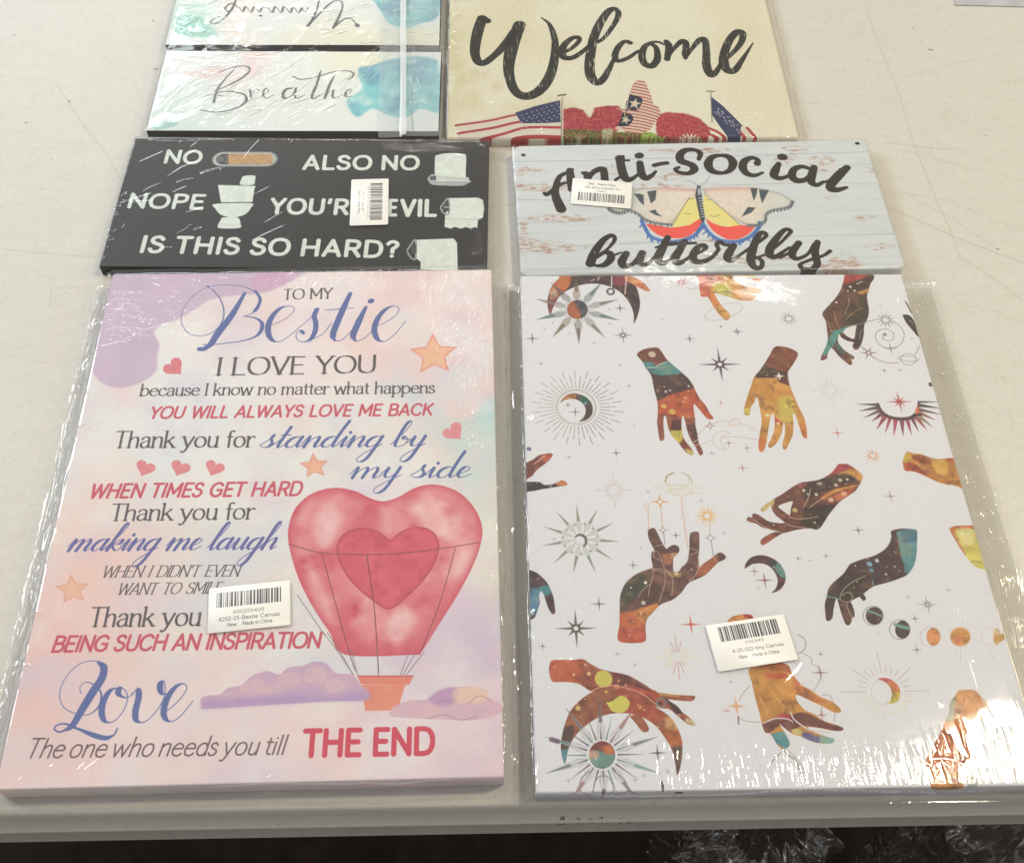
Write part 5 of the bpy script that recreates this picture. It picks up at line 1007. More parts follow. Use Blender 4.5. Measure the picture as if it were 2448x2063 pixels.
def film_mat(name, height=None, amp=.0006, rough=.055, haze=.035, tint=(.985, .985, .98), noise_amp=.00008, noise_scale=45, gain=1.0):
    """clear packaging film: see-through, with a skin that mirrors the lamps on its creases"""
    m, nt, out = nodes(name)
    tr = N(nt, 'ShaderNodeBsdfTransparent'); tr.inputs[0].default_value = tint+(1,)
    gl = N(nt, 'ShaderNodeBsdfGlossy'); gl.inputs['Roughness'].default_value = rough; gl.inputs[0].default_value = (1, 1, 1, 1)
    df = N(nt, 'ShaderNodeBsdfDiffuse'); df.inputs[0].default_value = (.8, .8, .8, 1)
    # a film has air on both sides, so it mirrors alike from above and below
    fr = N(nt, 'ShaderNodeFresnel'); geo = N(nt, 'ShaderNodeNewGeometry'); mr = N(nt, 'ShaderNodeMapRange')
    mr.inputs['To Min'].default_value = 1.52; mr.inputs['To Max'].default_value = 1/1.52
    nt.links.new(geo.outputs['Backfacing'], mr.inputs['Value']); nt.links.new(mr.outputs[0], fr.inputs[0])
    tc = N(nt, 'ShaderNodeTexCoord'); nz = N(nt, 'ShaderNodeTexNoise'); nz.inputs['Scale'].default_value = noise_scale; nz.inputs['Detail'].default_value = 3; nz.inputs['Distortion'].default_value = .6
    nt.links.new(tc.outputs['Object'], nz.inputs['Vector'])
    b1 = N(nt, 'ShaderNodeBump'); b1.inputs['Distance'].default_value = noise_amp; nt.links.new(nz.outputs['Fac'], b1.inputs['Height'])
    nrm = b1
    if height is not None:
        t = N(nt, 'ShaderNodeTexImage'); t.image = image_of(name+' creases', height, data=True); t.extension = 'EXTEND'; t.interpolation = 'Cubic'
        b2 = N(nt, 'ShaderNodeBump'); b2.inputs['Distance'].default_value = amp; nt.links.new(t.outputs[0], b2.inputs['Height']); nt.links.new(b1.outputs[0], b2.inputs['Normal']); nrm = b2
    nt.links.new(nrm.outputs[0], gl.inputs['Normal']); nt.links.new(nrm.outputs[0], fr.inputs['Normal'])
    g = N(nt, 'ShaderNodeMath', operation='MULTIPLY'); g.inputs[1].default_value = gain; nt.links.new(fr.outputs[0], g.inputs[0]); g.use_clamp = True
    m1 = N(nt, 'ShaderNodeMixShader'); m1.inputs[0].default_value = haze
    nt.links.new(tr.outputs[0], m1.inputs[1]); nt.links.new(df.outputs[0], m1.inputs[2])
    m2 = N(nt, 'ShaderNodeMixShader'); nt.links.new(g.outputs[0], m2.inputs[0]); nt.links.new(m1.outputs[0], m2.inputs[1]); nt.links.new(gl.outputs[0], m2.inputs[2])
    nt.links.new(m2.outputs[0], out.inputs[0])
    return m

# ------------------------------------------------------------------ object helpers
def link(name, me, parent=None, mats=()):
    for m in mats: me.materials.append(m)
    o = bpy.data.objects.new(name, me); COL.objects.link(o)
    if parent: o.parent = parent
    return o
def thing(name, loc, rz, label, cat, group=None):
    o = bpy.data.objects.new(name, None); COL.objects.link(o); o.location = loc; o.rotation_euler = (0, 0, rz); o.empty_display_size = .05
    o['label'] = label; o['category'] = cat
    if group: o['group'] = group
    return o
def from_bm(name, bm, parent=None, mats=(), smooth=True):
    me = bpy.data.meshes.new(name); bm.to_mesh(me); bm.free()
    if smooth: me.polygons.foreach_set('use_smooth', [True]*len(me.polygons))
    return link(name, me, parent, mats)

def slab(name, s, z0, z1, bev, parent, mats, corner=.0, off=(0, 0), side=0, seg=3):
    """board with softened edges whose print (uv) runs over the top and down the sides"""
    bm = bmesh.new()
    w, l = s.w/2, s.l/2
    if corner:
        pts = []
        for cx, cy, a0 in ((w-corner, l-corner, 0), (-w+corner, l-corner, 90), (-w+corner, -l+corner, 180), (w-corner, -l+corner, 270)):
            for k in range(6):
                a = math.radians(a0+k*18); pts.append((cx+corner*math.cos(a), cy+corner*math.sin(a)))
    else: pts = [(w, l), (-w, l), (-w, -l), (w, -l)]
    vs = [bm.verts.new((x, y, z0)) for x, y in pts]
    f = bm.faces.new(vs)
    r = bmesh.ops.extrude_face_region(bm, geom=[f])
    for v in r['geom']:
        if isinstance(v, bmesh.types.BMVert): v.co.z = z1
    bmesh.ops.recalc_face_normals(bm, faces=bm.faces)
    ed = [e for e in bm.edges if all(v.co.z > (z0+z1)/2 for v in e.verts)]
    if not corner: ed += [e for e in bm.edges if abs(e.verts[0].co.z-e.verts[1].co.z) > 1e-4]
    bmesh.ops.bevel(bm, geom=ed, offset=bev, segments=seg, profile=.6, affect='EDGES')
    uv = bm.loops.layers.uv.new('UVMap')
    for f in bm.faces:
        n = f.normal
        for lp in f.loops:
            c = lp.vert.co; u, v = c.x, c.y; dz = z1-c.z
            if abs(n.z) < .7:
                if abs(n.x) > abs(n.y): u += math.copysign(dz, n.x)
                else: v += math.copysign(dz, n.y)
            lp[uv].uv = ((u+s.w/2+s.m)/(s.w+2*s.m), (v+s.l/2+s.m)/(s.l+2*s.m))
        if len(mats) > 1 and abs(n.z) < side: f.material_index = 1
    o = from_bm(name, bm, parent, mats)
    return o

def sstep(x): x = np.clip(x, 0, 1); return x*x*(3-2*x)

def wrap(name, s, h, parent, mat, mg, zend, gap=.0009, step=.0022, amp=.00007, seed=1, edge=.007, ragged=.0015, puff=.0):
    """sheet of film drawn over a board: hugs its top, slopes down past its edges; mg/zend = margins and end heights (L, R, T, B)"""
    x0, x1, y1, y0 = -s.w/2-mg[0], s.w/2+mg[1], s.l/2+mg[2], -s.l/2-mg[3]
    nx, ny = int((x1-x0)/step)+1, int((y1-y0)/step)+1
    X, Y = np.meshgrid(np.linspace(x0, x1, nx), np.linspace(y0, y1, ny))
    n1 = fbm(X.shape, 18, seed, 4)-.5; n2 = fbm(X.shape, 5, seed+5, 3)-.5; n3 = fbm(X.shape, 12, seed+9, 3)-.5
    d = [-s.w/2-X, X-s.w/2, Y-s.l/2, -s.l/2-Y]
    Z = h+gap+np.abs(n1)*amp*3+np.abs(n2)*amp+puff*np.cos(np.clip(X/s.w, -.5, .5)*math.pi)*np.cos(np.clip(Y/s.l, -.5, .5)*math.pi)
    for k in range(4):
        if mg[k] <= 0: continue
        q = d[k]-.0012
        f = np.where(q > 0, 1-np.exp(-np.clip(q, 0, 1)/(edge*(.75+.6*(n3+.5)))), 0)
        zt = zend[k]+np.abs(n1)*.004+np.abs(n2)*.0022
        Z = Z*(1-f)+zt*f
    # ragged outline and creases pulled sideways
    X = X+np.where(d[1] > 0, 1, 0)*n3*ragged*2*np.clip(d[1]/max(1e-4, mg[1]), 0, 1)+np.where(d[0] > 0, 1, 0)*n3*ragged*2*np.clip(d[0]/max(1e-4, mg[0]), 0, 1)
    Y = Y+np.where(d[3] > 0, 1, 0)*n1*ragged*2+np.where(d[2] > 0, 1, 0)*n1*ragged
    V = np.stack([X, Y, Z], -1).reshape(-1, 3)
    i = np.arange(nx*ny).reshape(ny, nx)
    F = np.stack([i[:-1, :-1], i[:-1, 1:], i[1:, 1:], i[1:, :-1]], -1).reshape(-1, 4)
    me = bpy.data.meshes.new(name)
    me.vertices.add(len(V)); me.vertices.foreach_set('co', V.astype(np.float32).ravel())
    me.loops.add(F.size); me.loops.foreach_set('vertex_index', F.ravel().astype(np.int32))
    me.polygons.add(len(F)); me.polygons.foreach_set('loop_start', np.arange(0, F.size, 4, dtype=np.int32)); me.polygons.foreach_set('loop_total', np.full(len(F), 4, np.int32))
    u = me.uv_layers.new(name='UVMap')
    UV = np.stack([(V[:, 0]-x0)/(x1-x0), (V[:, 1]-y0)/(y1-y0)], -1)[F.ravel()]
    u.data.foreach_set('uv', UV.astype(np.float32).ravel())
    me.update(); me.validate(); me.polygons.foreach_set('use_smooth', [True]*len(F))
    return link(name, me, parent, [mat])

def back_sheet(s, mg, parent, mat):
    bm = bmesh.new(); x0, x1, y1, y0 = -s.w/2-mg[0]*.97, s.w/2+mg[1]*.97, s.l/2, -s.l/2-mg[3]*.9
    bm.faces.new([bm.verts.new(v) for v in ((x0, y0, .0002), (x1, y0, .0002), (x1, y1, .0002), (x0, y1, .0002))])
    from_bm('bag_back', bm, parent, [mat])

class Creases:
    """height map of fold lines on a sheet of film, in the sheet's own metres"""
    def __init__(c, s, mg, ppm=2600, seed=1):
        c.s = s; c.ppm = ppm
        c.x0, c.y1 = -s.w/2-mg[0], s.l/2+mg[2]
        c.wd, c.ht = s.w+mg[0]+mg[1], s.l+mg[2]+mg[3]
        c.H = np.zeros((int(c.ht*ppm), int(c.wd*ppm)), np.float32)
        c.r = np.random.default_rng(seed)
    def px(c, P): return np.c_[(P[:, 0]-c.x0)*c.ppm, (c.y1-P[:, 1])*c.ppm]
    def ridge(c, P, w, h):
        """P local metres, w half width in mm, h height 0..1, pointed at both ends"""
        T = c.px(np.asarray(P, float)); W = w*c.ppm/1000
        n = len(T)
        for i in range(n-1):
            a, b = T[i], T[i+1]; L = np.hypot(*(b-a))+1e-6
            r = W*3
            x0, y0 = int(max(0, min(a[0], b[0])-r)), int(max(0, min(a[1], b[1])-r)); x1, y1 = int(min(c.H.shape[1], max(a[0], b[0])+r+1)), int(min(c.H.shape[0], max(a[1], b[1])+r+1))
            if x1 <= x0 or y1 <= y0: continue
            yy, xx = np.mgrid[y0:y1, x0:x1].astype(np.float32)
            t = np.clip(((xx-a[0])*(b[0]-a[0])+(yy-a[1])*(b[1]-a[1]))/L**2, 0, 1)
            d = np.hypot(xx-a[0]-t*(b[0]-a[0]), yy-a[1]-t*(b[1]-a[1]))
            g = (i+t)/(n-1); tap = np.sqrt(np.clip(4*g*(1-g), 0, 1))
            v = h*tap*np.exp(-(d/W)**2)
            sub = c.H[y0:y1, x0:x1]
            if h > 0: np.maximum(sub, v, out=sub)
            else: np.minimum(sub, v, out=sub)
    def traced(c, f, txt, w, h): c.ridge(c.s.loc(cat(f(txt))), w, h)
    def field(c, f, quad, n, ang, spread, length, w, h):
        """n short creases scattered in a frame quad; ang in degrees in the frame (0 = right, 90 = down)"""
        q = f(quad)
        for k in range(n):
            u, v = c.r.random(2)
            p = (q[0]*(1-u)+q[1]*u)*(1-v)+(q[3]*(1-u)+q[2]*u)*v
            a = math.radians(ang+c.r.normal()*spread); L = length*(.4+c.r.random())*f.s
            e = p+L*np.array([math.cos(a), math.sin(a)])
            mid = (p+e)/2+c.r.normal(size=2)*L*.04
            c.ridge(c.s.loc(np.vstack([p, mid, e])), w*(.6+.8*c.r.random()), h*(.4+.9*c.r.random()))

def seams(c, mg, n=3):
    """long folds where the bag is flattened beside the board"""
    r = c.r; l = c.s.l/2
    for sg, m in ((-1, mg[0]), (1, mg[1])):
        for k in range(n):
            x = sg*(c.s.w/2+m*(.25+.7*(k+.5)/n)); ph = r.random()*6
            P = [(x+.0009*math.sin(ph+t*5)+r.normal()*.0006, -l-.004+t*(2*l+.006)) for t in np.linspace(0, 1, 40)]
            c.ridge(P, 1.7 if k == n-1 else 1.1, 1.6)
        for k in range(240):
            x = sg*(c.s.w/2+m*(.1+.9*r.random())); y = -l+2*l*r.random(); a = r.normal()*.5+1.57; L = .002+.014*r.random()
            c.ridge([(x, y), (x+L*math.cos(a)*.5+r.normal()*.0005, y+L*math.sin(a)*.5), (x+L*math.cos(a), y+L*math.sin(a))], .5+.8*r.random(), .8+2.2*r.random())

def bunching(c, mg, n, seed=5):
    """loose gathers of film outside the board's edges"""
    r = np.random.default_rng(seed); l = c.s.l/2
    for sg, m in ((-1, mg[0]), (1, mg[1])):
        for k in range(n):
            x = sg*(c.s.w/2+m*(.1+.85*r.random())); y = -l+2*l*r.random(); L = .02+.09*r.random(); ph = r.random()*6; k_ = .0015+.002*r.random()
            P = [(x+k_*math.sin(ph+t*6)+.004*(t-.5)*r.normal()*.2, y+L*(t-.5)) for t in np.linspace(0, 1, 14)]
            c.ridge(P, 1.2+1.8*r.random(), 1.5+3.5*r.random())

def label_card(s0, f, quad, z, parent, kind):
    """barcode sticker lying on the film"""
    P = unproj(f(quad), z); c = P.mean(0)-s0.c; W = .5*(np.linalg.norm(P[1]-P[0])+np.linalg.norm(P[2]-P[3])); L = .5*(np.linalg.norm(P[3]-P[0])+np.linalg.norm(P[2]-P[1]))
    d = P[1]-P[0]+P[2]-P[3]; ang = math.atan2(d[1], d[0])-s0.ang
    class Q: pass
    q = Q(); q.w, q.l, q.m = W, L, 0
    ppm = 9000; w, h = int(W*ppm), int(L*ppm)
    b = Board.__new__(Board); b.w, b.l, b.m, b.ppm, b.tw, b.th = W, L, 0, ppm, w, h
    b.img = np.ones((h, w, 3), np.float32)*srgb((240, 238, 232))
    r = random.Random(kind*7+3)
    def bars(x0, y0, x1, y1, vert=False):
        x = x0 if not vert else y0; e = x1 if not vert else y1
        while x < e:
            t = r.choice((1, 1, 2, 3))*.0011*(W if not vert else L)/.05*1.2
            if vert: b.img[int(x*h):int(min(e, x+t*6)*h), int(x0*w):int(x1*w)] = srgb((92, 90, 94))
            else: b.img[int(y0*h):int(y1*h), int(x*w):int(min(e, x+t*6)*w)] = srgb((92, 90, 94))
            x += t*6+r.choice((1, 1, 2))*.0066*1.2*(W if not vert else L)/.05
    def txt(t, x0, y0, x1, cap, flip=False, vert=False):
        bb = b
        bb.tex = (lambda p: np.asarray(p, float)) if not vert else (lambda p: np.c_[h*0+np.asarray(p)[:, 1], h-np.asarray(p)[:, 0]])
        A = w if not vert else h; B = h if not vert else w
        fr = lambda a: np.asarray(a, float).reshape(-1, 2)
        fr.s = 1
        Board.glyphs(bb, t, FONT, fr, (x0*A, y0*B), (x1*A, y0*B), cap*B, dict(w=13, space=34, track=8), (96, 94, 98))
    if kind == 0:
        bars(.1, .13, .9, .46); txt('X00255400', .3, .62, .68, .07); txt('4202-25-Bestie Canvas', .13, .76, .87, .08); txt('New    Made in China', .24, .89, .78, .075)
    elif kind == 1:
        bars(.14, .08, .9, .40); txt('X00245', .42, .50, .66, .05); txt('4-25-022-tiny Canvas', .24, .66, .88, .07); txt('New    Made in China', .3, .80, .8, .07)
    elif kind == 2:
        bars(.52, .1, .84, .9, vert=True); txt('X0025540025', .15, .50, .85, .05, vert=True); txt('42-025 Tin Tin', .3, .36, .72, .06, vert=True); txt('New Made in China', .26, .25, .74, .06, vert=True)
    else:
        b.img[:] = srgb((240, 238, 232)); bars(.12, .52, .9, .84); txt('New    Made in China', .28, .2, .72, .07); txt('225-422 a butterfly Tin', .22, .34, .80, .07); txt('X00252', .42, .46, .58, .05)
    q.w, q.l = W, L
    m = print_mat('label %d' % kind, b.img, .35, spec=.5)
    o = slab('barcode_label', q, 0, .00014, .00006, parent, [m], corner=.0014, seg=1)
    o.location = (c @ s0.X, c @ s0.Y, z); o.rotation_euler = (0, 0, ang)
    return o

# ------------------------------------------------------------------ the table
TB = Board([(0, 0), (2448, 0), (2448, 1900), (0, 1900)], 0, 1700)
EDGE_ANG = 0.04107; EDGE_Y = 0.18130
def table_tex():
    s = TB
    s.ang = 0; s.X = np.array([1., 0]); s.Y = np.array([0, 1.]); s.w, s.l = 1.3, 1.0; s.c = np.array([0, .64]); s.m = 0
    s.tw, s.th = int(s.w*s.ppm), int(s.l*s.ppm)
    s.img = np.ones((s.th, s.tw, 3), np.float32)*srgb((203, 199, 189))
    s.blend(fbm((s.th, s.tw), 260, 3, 3), (196, 190, 179), .35)
    n = fbm((s.th, s.tw), 26, 7, 5, .3)
    s.blend(((n-.5)*2.2).clip(0, 1), (186, 178, 165), .26); s.blend(((.42-n)*3).clip(0, 1), (210, 207, 197), .3)
    g = np.random.default_rng(1).random((s.th, s.tw)).astype(np.float32)
    g = boxblur(g, 1); s.img *= (1+.12*(g-.5))[..., None]
    r = np.random.default_rng(4)
    SC = (146, 134, 120)
    T4 = frame(1900, 0, .5667); T5 = frame(0, 0, .5667)
    for t, w, a in (('300 30 340 150 440 400 500 600 600 850 660 980 700 1100', .5, .5), ('380 600 560 625 680 630', .6, .55), ('400 880 520 930 700 1010 967 1110', .6, .6), ('420 810 600 840 780 900 967 980', .4, .5), ('480 830 640 910 850 1050', .4, .45), ('700 1080 860 1190 967 1270', .5, .5), ('690 640 967 700', .3, .35),
                    ('120 350 330 345 560 350', .3, .3), ('760 160 967 150', .3, .4), ('60 120 200 150 360 130', .3, .3), ('600 400 720 520 900 560', .3, .35)):
        s.line(T4(t), w, SC, a)
    for t, w, a in (('230 340 280 420 360 540 450 650 510 760', .5, .5), ('0 565 150 555', .4, .45), ('0 1050 200 1070 420 1085', .5, .5), ('250 390 240 460 250 500', .3, .35), ('520 200 560 330 600 430', .3, .35), ('0 860 120 860 300 900', .25, .3), ('60 310 170 480', .3, .3), ('0 70 120 80', .35, .4), ('440 240 500 300', .4, .3), ('300 640 520 620', .25, .3), ('120 900 150 1050', .3, .25)):
        s.line(T5(t), w, SC, a)
    for k in range(420):
        x, y = r.random()*s.tw, r.random()*s.th; a = r.normal()*.5+(0 if r.random() < .7 else 1.2); L = 20+r.random()**3*260
        s.blend(s.mstroke(np.array([[x, y], [x+L*math.cos(a)*.5, y+L*math.sin(a)*.5+r.normal()*3], [x+L*math.cos(a), y+L*math.sin(a)]]), .7), SC if r.random() < .7 else (224, 218, 200), .2+.26*r.random())
    for k in range(200):
        x, y = r.random()*s.tw, r.random()*s.th
        s.blend(s.mstroke(np.array([[x, y], [x+r.random()*3, y+r.random()*2]]), .8+r.random()*1.2), (120, 108, 96), .35+.3*r.random())
    for f, p, w in ((T4, '568 211 580 213', 1.6), (T4, '805 575 808 575', 1), (T4, '852 1050 860 1053', 1.2), (T5, '645 88 648 90', 1.6), (T5, '650 292 664 295', 1.5), (T5, '290 425 294 432', 1.2), (T5, '108 517 114 520', 1.2), (T5, '60 150 64 150', 1)):
        s.line(f(p), w, (100, 90, 84), .8)
    return s

def build_table():
    s = table_tex()
    t = thing('folding_table', (0, EDGE_Y, 0), EDGE_ANG, 'scratched off-white plastic folding table that all the wrapped wall art lies on', 'table')
    m = print_mat('table plastic', s.img, .42, spec=.45, bump=.00012)
    # profile runs from the back of the top, over the rounded front edge, down the front skirt
    prof = [(1.1, 0), (.9, 0), (.7, 0), (.5, 0), (.3, 0), (.15, 0), (.06, 0), (.03, 0), (.008, -.0001), (.004, -.0005), (.002, -.0014), (.0008, -.0028), (.0002, -.005), (0, -.012), (0, -.0345), (-.0010, -.0355), (-.0016, -.0368), (-.0010, -.0380), (0, -.0390), (.0002, -.066), (.0014, -.0695), (.005, -.071), (.02, -.071), (.02, -.03)]
    bm = bmesh.new(); uv = bm.loops.layers.uv.new('UVMap'); rows = []
    xs = np.linspace(-1.0, 1.0, 41)
    nz = fbm((len(prof), 41), 6, 5)-.5
    R = Matrix.Rotation(EDGE_ANG, 3, 'Z')
    for i, (y, z) in enumerate(prof):
        rows.append([bm.verts.new((x, y, z+(nz[i, j]*.0006 if z < -.004 else 0))) for j, x in enumerate(xs)])
    for i in range(len(prof)-1):
        for j in range(40):
            f = bm.faces.new((rows[i][j], rows[i+1][j], rows[i+1][j+1], rows[i][j+1]))
            for lp in f.loops:
                c = lp.vert.co; w = R @ Vector((c.x, c.y if c.z > -.011 else c.y+c.z, 0))
                lp[uv].uv = ((w.x+s.w/2)/s.w, (w.y+EDGE_Y-s.c[1]+s.l/2)/s.l)
    bmesh.ops.recalc_face_normals(bm, faces=bm.faces)
    if rows[0][0].link_faces[0].normal.z < 0: bmesh.ops.reverse_faces(bm, faces=bm.faces)
    for f in bm.faces: f.material_index = 0
    from_bm('tabletop', bm, t, [m])
    # faded handwriting on the front skirt
    dark = flat_mat('faded marker', (112, 102, 92), .8)
    WR = frame(1240, 1780, .28668)
    bm = bmesh.new()
    fwd = np.array([-math.sin(EDGE_ANG), math.cos(EDGE_ANG)])
    for txt in ('330 668 360 610 375 662 322 670', '352 612 372 600 378 625 352 640 384 650 376 668', '480 625 505 615 508 655 485 660', '575 655 598 618 618 658', '585 640 612 640', '660 612 715 606', '690 610 694 660', '835 625 858 620 845 660 835 662', '890 630 915 622 905 660 985 632'):
        P = WR(txt)
        # ray / skirt plane
        pts = []
        for px in cat(P, 3) if len(P) > 2 else P:
            d = (px[0]-W0/2)/FOC*Rv-(px[1]-H0/2)/FOC*Uv+Fv
            nn = np.array([fwd[0], fwd[1], 0]); o = np.array([0, 0, CAMZ]); pl = np.array([0, EDGE_Y, 0])-nn*.0004
            k = ((pl-o)@nn)/(d@nn); w = o+d*k-np.array([0, EDGE_Y, 0])
            pts.append(Vector((w[0]*math.cos(EDGE_ANG)+w[1]*math.sin(EDGE_ANG), -.00015, w[2])))
        for a, b in zip(pts[:-1], pts[1:]):
            q = (b-a).cross(Vector((0, 1, 0))).normalized()*.0004
            vs = [bm.verts.new(v) for v in (a-q, b-q, b+q, a+q)]
            bm.faces.new(vs)
    from_bm('faded_writing', bm, t, [dark], False)
build_table()

# ------------------------------------------------------------------ floor
bm = bmesh.new(); bmesh.ops.create_grid(bm, x_segments=40, y_segments=40, size=3)
for v in bm.verts: v.co.z = -.73+.002*math.sin(v.co.x*9)*math.cos(v.co.y*7)
o = from_bm('floor', bm, None, [flat_mat('dark floor', (44, 34, 27), .8, .35, 30, .2, .002)]); o['kind'] = 'structure'

# ------------------------------------------------------------------ 1: the friendship canvas
S = art_bestie()
t = thing('canvas_print', (S.c[0], S.c[1], 0), S.ang, 'pink watercolour canvas with heart balloon and letter to a bestie, in clear film', 'canvas print', 'canvas prints sealed in clear film')
slab('canvas', S, .0004, .017, .0012, t, [print_mat('bestie print', S.img, .55, 900)])
mg = (.017, .013, .007, .006)
c = Creases(S, mg, seed=3)
c.field(B1, '1600 50 1980 50 1985 620 1750 620', 460, -66, 11, 30, .45, 1.0); c.field(B1, '250 60 700 60 500 400 130 400', 60, 15, 20, 34, .45, .7); c.field(B1, '120 150 330 150 300 360 110 360', 60, 15, 8, 44, .5, 1.2)
c.field(B1, '800 40 1500 40 1500 150 800 150', 120, -66, 10, 30, .45, .9); c.field(B1, '1700 300 1980 300 1985 900 1850 900', 130, -66, 14, 24, .4, 1.0)
c.traced(B1, '100 420 220 390 330 340 460 300', .8, .9); c.field(B3, '60 500 420 500 380 640 40 640', 26, -35, 6, 110, .8, .5); c.field(B3, '1050 590 1900 560 1960 600 1050 620', 14, -30, 10, 60, .6, .8); c.field(B3, '1650 400 1990 400 1990 600 1700 600', 22, 55, 10, 70, .5, .6)
c.field(B2, '200 0 1900 0 1980 800 100 800', 90, 70, 50, 60, .7, .16)
c.field(B2, '100 -400 1900 -400 1950 700 100 700', 30, 60, 60, 300, 3.0, .5); seams(c, mg); bunching(c, mg, 16); back_sheet(S, mg, t, film_mat('bag back', None, haze=.22, noise_amp=.0004))
wrap('plastic_wrap', S, .017, t, film_mat('film over bestie canvas', c.H, .00042, haze=.012), mg, (.0012, .0012, .0125, .0012), seed=11, edge=.0045)
label_card(S, B2, '848 483 1176 450 1166 632 832 666', .0184, t, 0)

# ------------------------------------------------------------------ 2: the celestial hands canvas
S = art_celestial()
t = thing('canvas_print', (S.c[0], S.c[1], 0), S.ang, 'white canvas printed with colourful hands, moons and suns, in glinting clear film', 'canvas print', 'canvas prints sealed in clear film')
slab('canvas', S, .0004, .017, .0012, t, [print_mat('celestial print', S.img, .5, 900)])
mg = (.010, .030, .004, .005)
c = Creases(S, mg, seed=5)
c.field(A15, '60 950 1900 940 2060 1640 60 1640', 95, 72, 1.2, 420, .7, 1.0); c.field(A15, '60 1250 2000 1250 2060 1640 60 1640', 60, 73, 1.5, 210, .6, .9)
c.field(A14, '100 1080 1900 1080 1900 1640 20 1640', 110, 79, 1.5, 210, .65, .95); c.field(A13, '1050 950 2050 1050 2050 1620 1600 1620', 46, 86, 1.5, 170, .65, .95)
c.field(A1, '1600 60 2093 60 2093 380 1650 380', 16, 98, 4, 70, .5, .9); c.field(A2, '20 230 400 230 400 420 20 420', 12, 100, 4, 70, .5, .9)
c.field(A11, '380 20 660 20 660 700 400 700', 22, -65, 20, 44, .5, .7); c.field(A7, '450 20 760 20 760 700 450 700', 14, -35, 6, 170, .6, .9); c.field(A13, '60 60 420 60 500 1200 60 1200', 30, -62, 8, 90, .55, .9)
c.traced(A3, '1080 340 1080 500 1092 700', .6, .9); c.traced(A10, '1210 0 1300 240 1380 640 1450 980 1520 1300 1600 1507', .9, 1.0); c.traced(A15, '1330 -40 1390 250 1470 520 1540 730 1680 960', .9, 1.0)
c.traced(A10, '1440 0 1500 220 1560 560', .8, .6); c.traced(A15, '1640 380 1800 560 1930 780 2000 960', 1.2, .9); c.traced(A15, '900 520 1020 660 1140 830', 1.3, .9); c.traced(A15, '960 1400 1150 1370 1300 1410 1420 1460', 1.8, 1.0); c.traced(A14, '1380 1330 1500 1450 1720 1610', 1.4, .9)
c.traced(A10, '310 590 420 610 600 640 780 740 900 860', 1.0, 1.0); c.traced(A12, '1330 680 1280 800 1180 900 1060 1040', 1.2, .9)
c.field(A6, '60 100 1300 100 1500 1500 60 1500', 26, 78, 6, 420, 1.2, .16)
c.field(A6, '-1500 100 1300 100 1500 2600 -1500 2600', 26, 76, 30, 420, 3.0, .5); seams(c, mg, 4); bunching(c, mg, 26, 8); back_sheet(S, mg, t, film_mat('bag back right', None, haze=.05, tint=(.955, .95, .93), noise_amp=.0004))
wrap('plastic_wrap', S, .017, t, film_mat('film over celestial canvas', c.H, .00024, haze=.012), mg, (.0012, .0030, .0140, .0012), seed=23, edge=.0055, ragged=.004)
label_card(S, A12, '142 290 1112 142 1302 715 292 866', .0184, t, 1)

# ------------------------------------------------------------------ 3: the black bathroom sign
S = art_black()
t = thing('bathroom_sign', (S.c[0], S.c[1], 0), S.ang, 'black sign with white toilet paper cartoons asking is this so hard, behind the pink canvas', 'sign', 'wrapped wall signs')
slab('sign_panel', S, .0004, .010, .0006, t, [print_mat('bathroom print', S.img, .5, None, .35), flat_mat('black edge', (40, 37, 36), .5)], side=.5)
mg = (.005, .006, .010, .0)
c = Creases(S, mg, seed=7)
c.traced(C1, '200 60 250 30 300 62 420 66 600 62 900 50', .7, 1.0); c.traced(C1, '240 22 500 30 900 44 1300 40 1700 50', .7, .8); c.traced(C1, '540 238 600 218 680 205', 1.4, 1.0); c.traced(C1, '420 280 460 270 510 260', 1.0, 1.0); c.traced(C1, '510 528 530 520 552 514', 1.0, 1.0); c.traced(C1, '120 390 200 365 290 335', .8, .6)
c.traced(C1, '780 600 900 540 1060 470', 1.2, .5); c.field(C1, '1950 520 2040 520 2040 660 1950 660', 40, 40, 60, 40, .5, .9); c.field(C1, '200 60 1900 60 1900 680 80 680', 60, -25, 14, 160, .9, .28); c.field(C1, '1450 60 2040 80 2040 140 1450 110', 30, 4, 6, 160, .5, .7)
c.field(C1, '190 100 240 100 60 690 30 690', 20, 160, 10, 40, .5, .7)
wrap('plastic_wrap', S, .010, t, film_mat('film over bathroom sign', c.H, .0004, haze=.035), mg, (.0012, .0015, .0022, .01), seed=31, edge=.003)
label_card(S, C1, '1325 262 1520 256 1526 496 1326 501', .0114, t, 2)
hole = flat_mat('hole dark', (14, 12, 11), .9)

# ------------------------------------------------------------------ 4: the butterfly sign
S = art_anti()
t = thing('butterfly_sign', (S.c[0], S.c[1], 0), S.ang, 'pale plank effect tin sign with moth and anti-social butterfly lettering', 'sign', 'wrapped wall signs')
slab('sign_panel', S, .0004, .012, .0022, t, [print_mat('butterfly print', S.img, .28, None, .5)], corner=.007)
mg = (.002, .003, .004, .0)
c = Creases(S, mg, seed=9)
c.field(D1, '1300 40 1830 30 1830 60 1300 70', 30, 0, 30, 30, .5, 1.0); c.field(D1, '100 120 1900 100 1950 690 100 690', 50, -20, 40, 60, .8, .2); c.field(D1, '1400 690 2010 680 2010 705 1400 712', 16, 0, 10, 60, .5, .9)
wrap('plastic_wrap', S, .012, t, film_mat('film over butterfly sign', c.H, .00022, haze=.01, noise_amp=.0001), mg, (.0025, .004, .006, .012), seed=37, edge=.003, gap=.0006, amp=.00015)
label_card(S, D1, '358 243 656 268 640 396 338 372', .0129, t, 3)

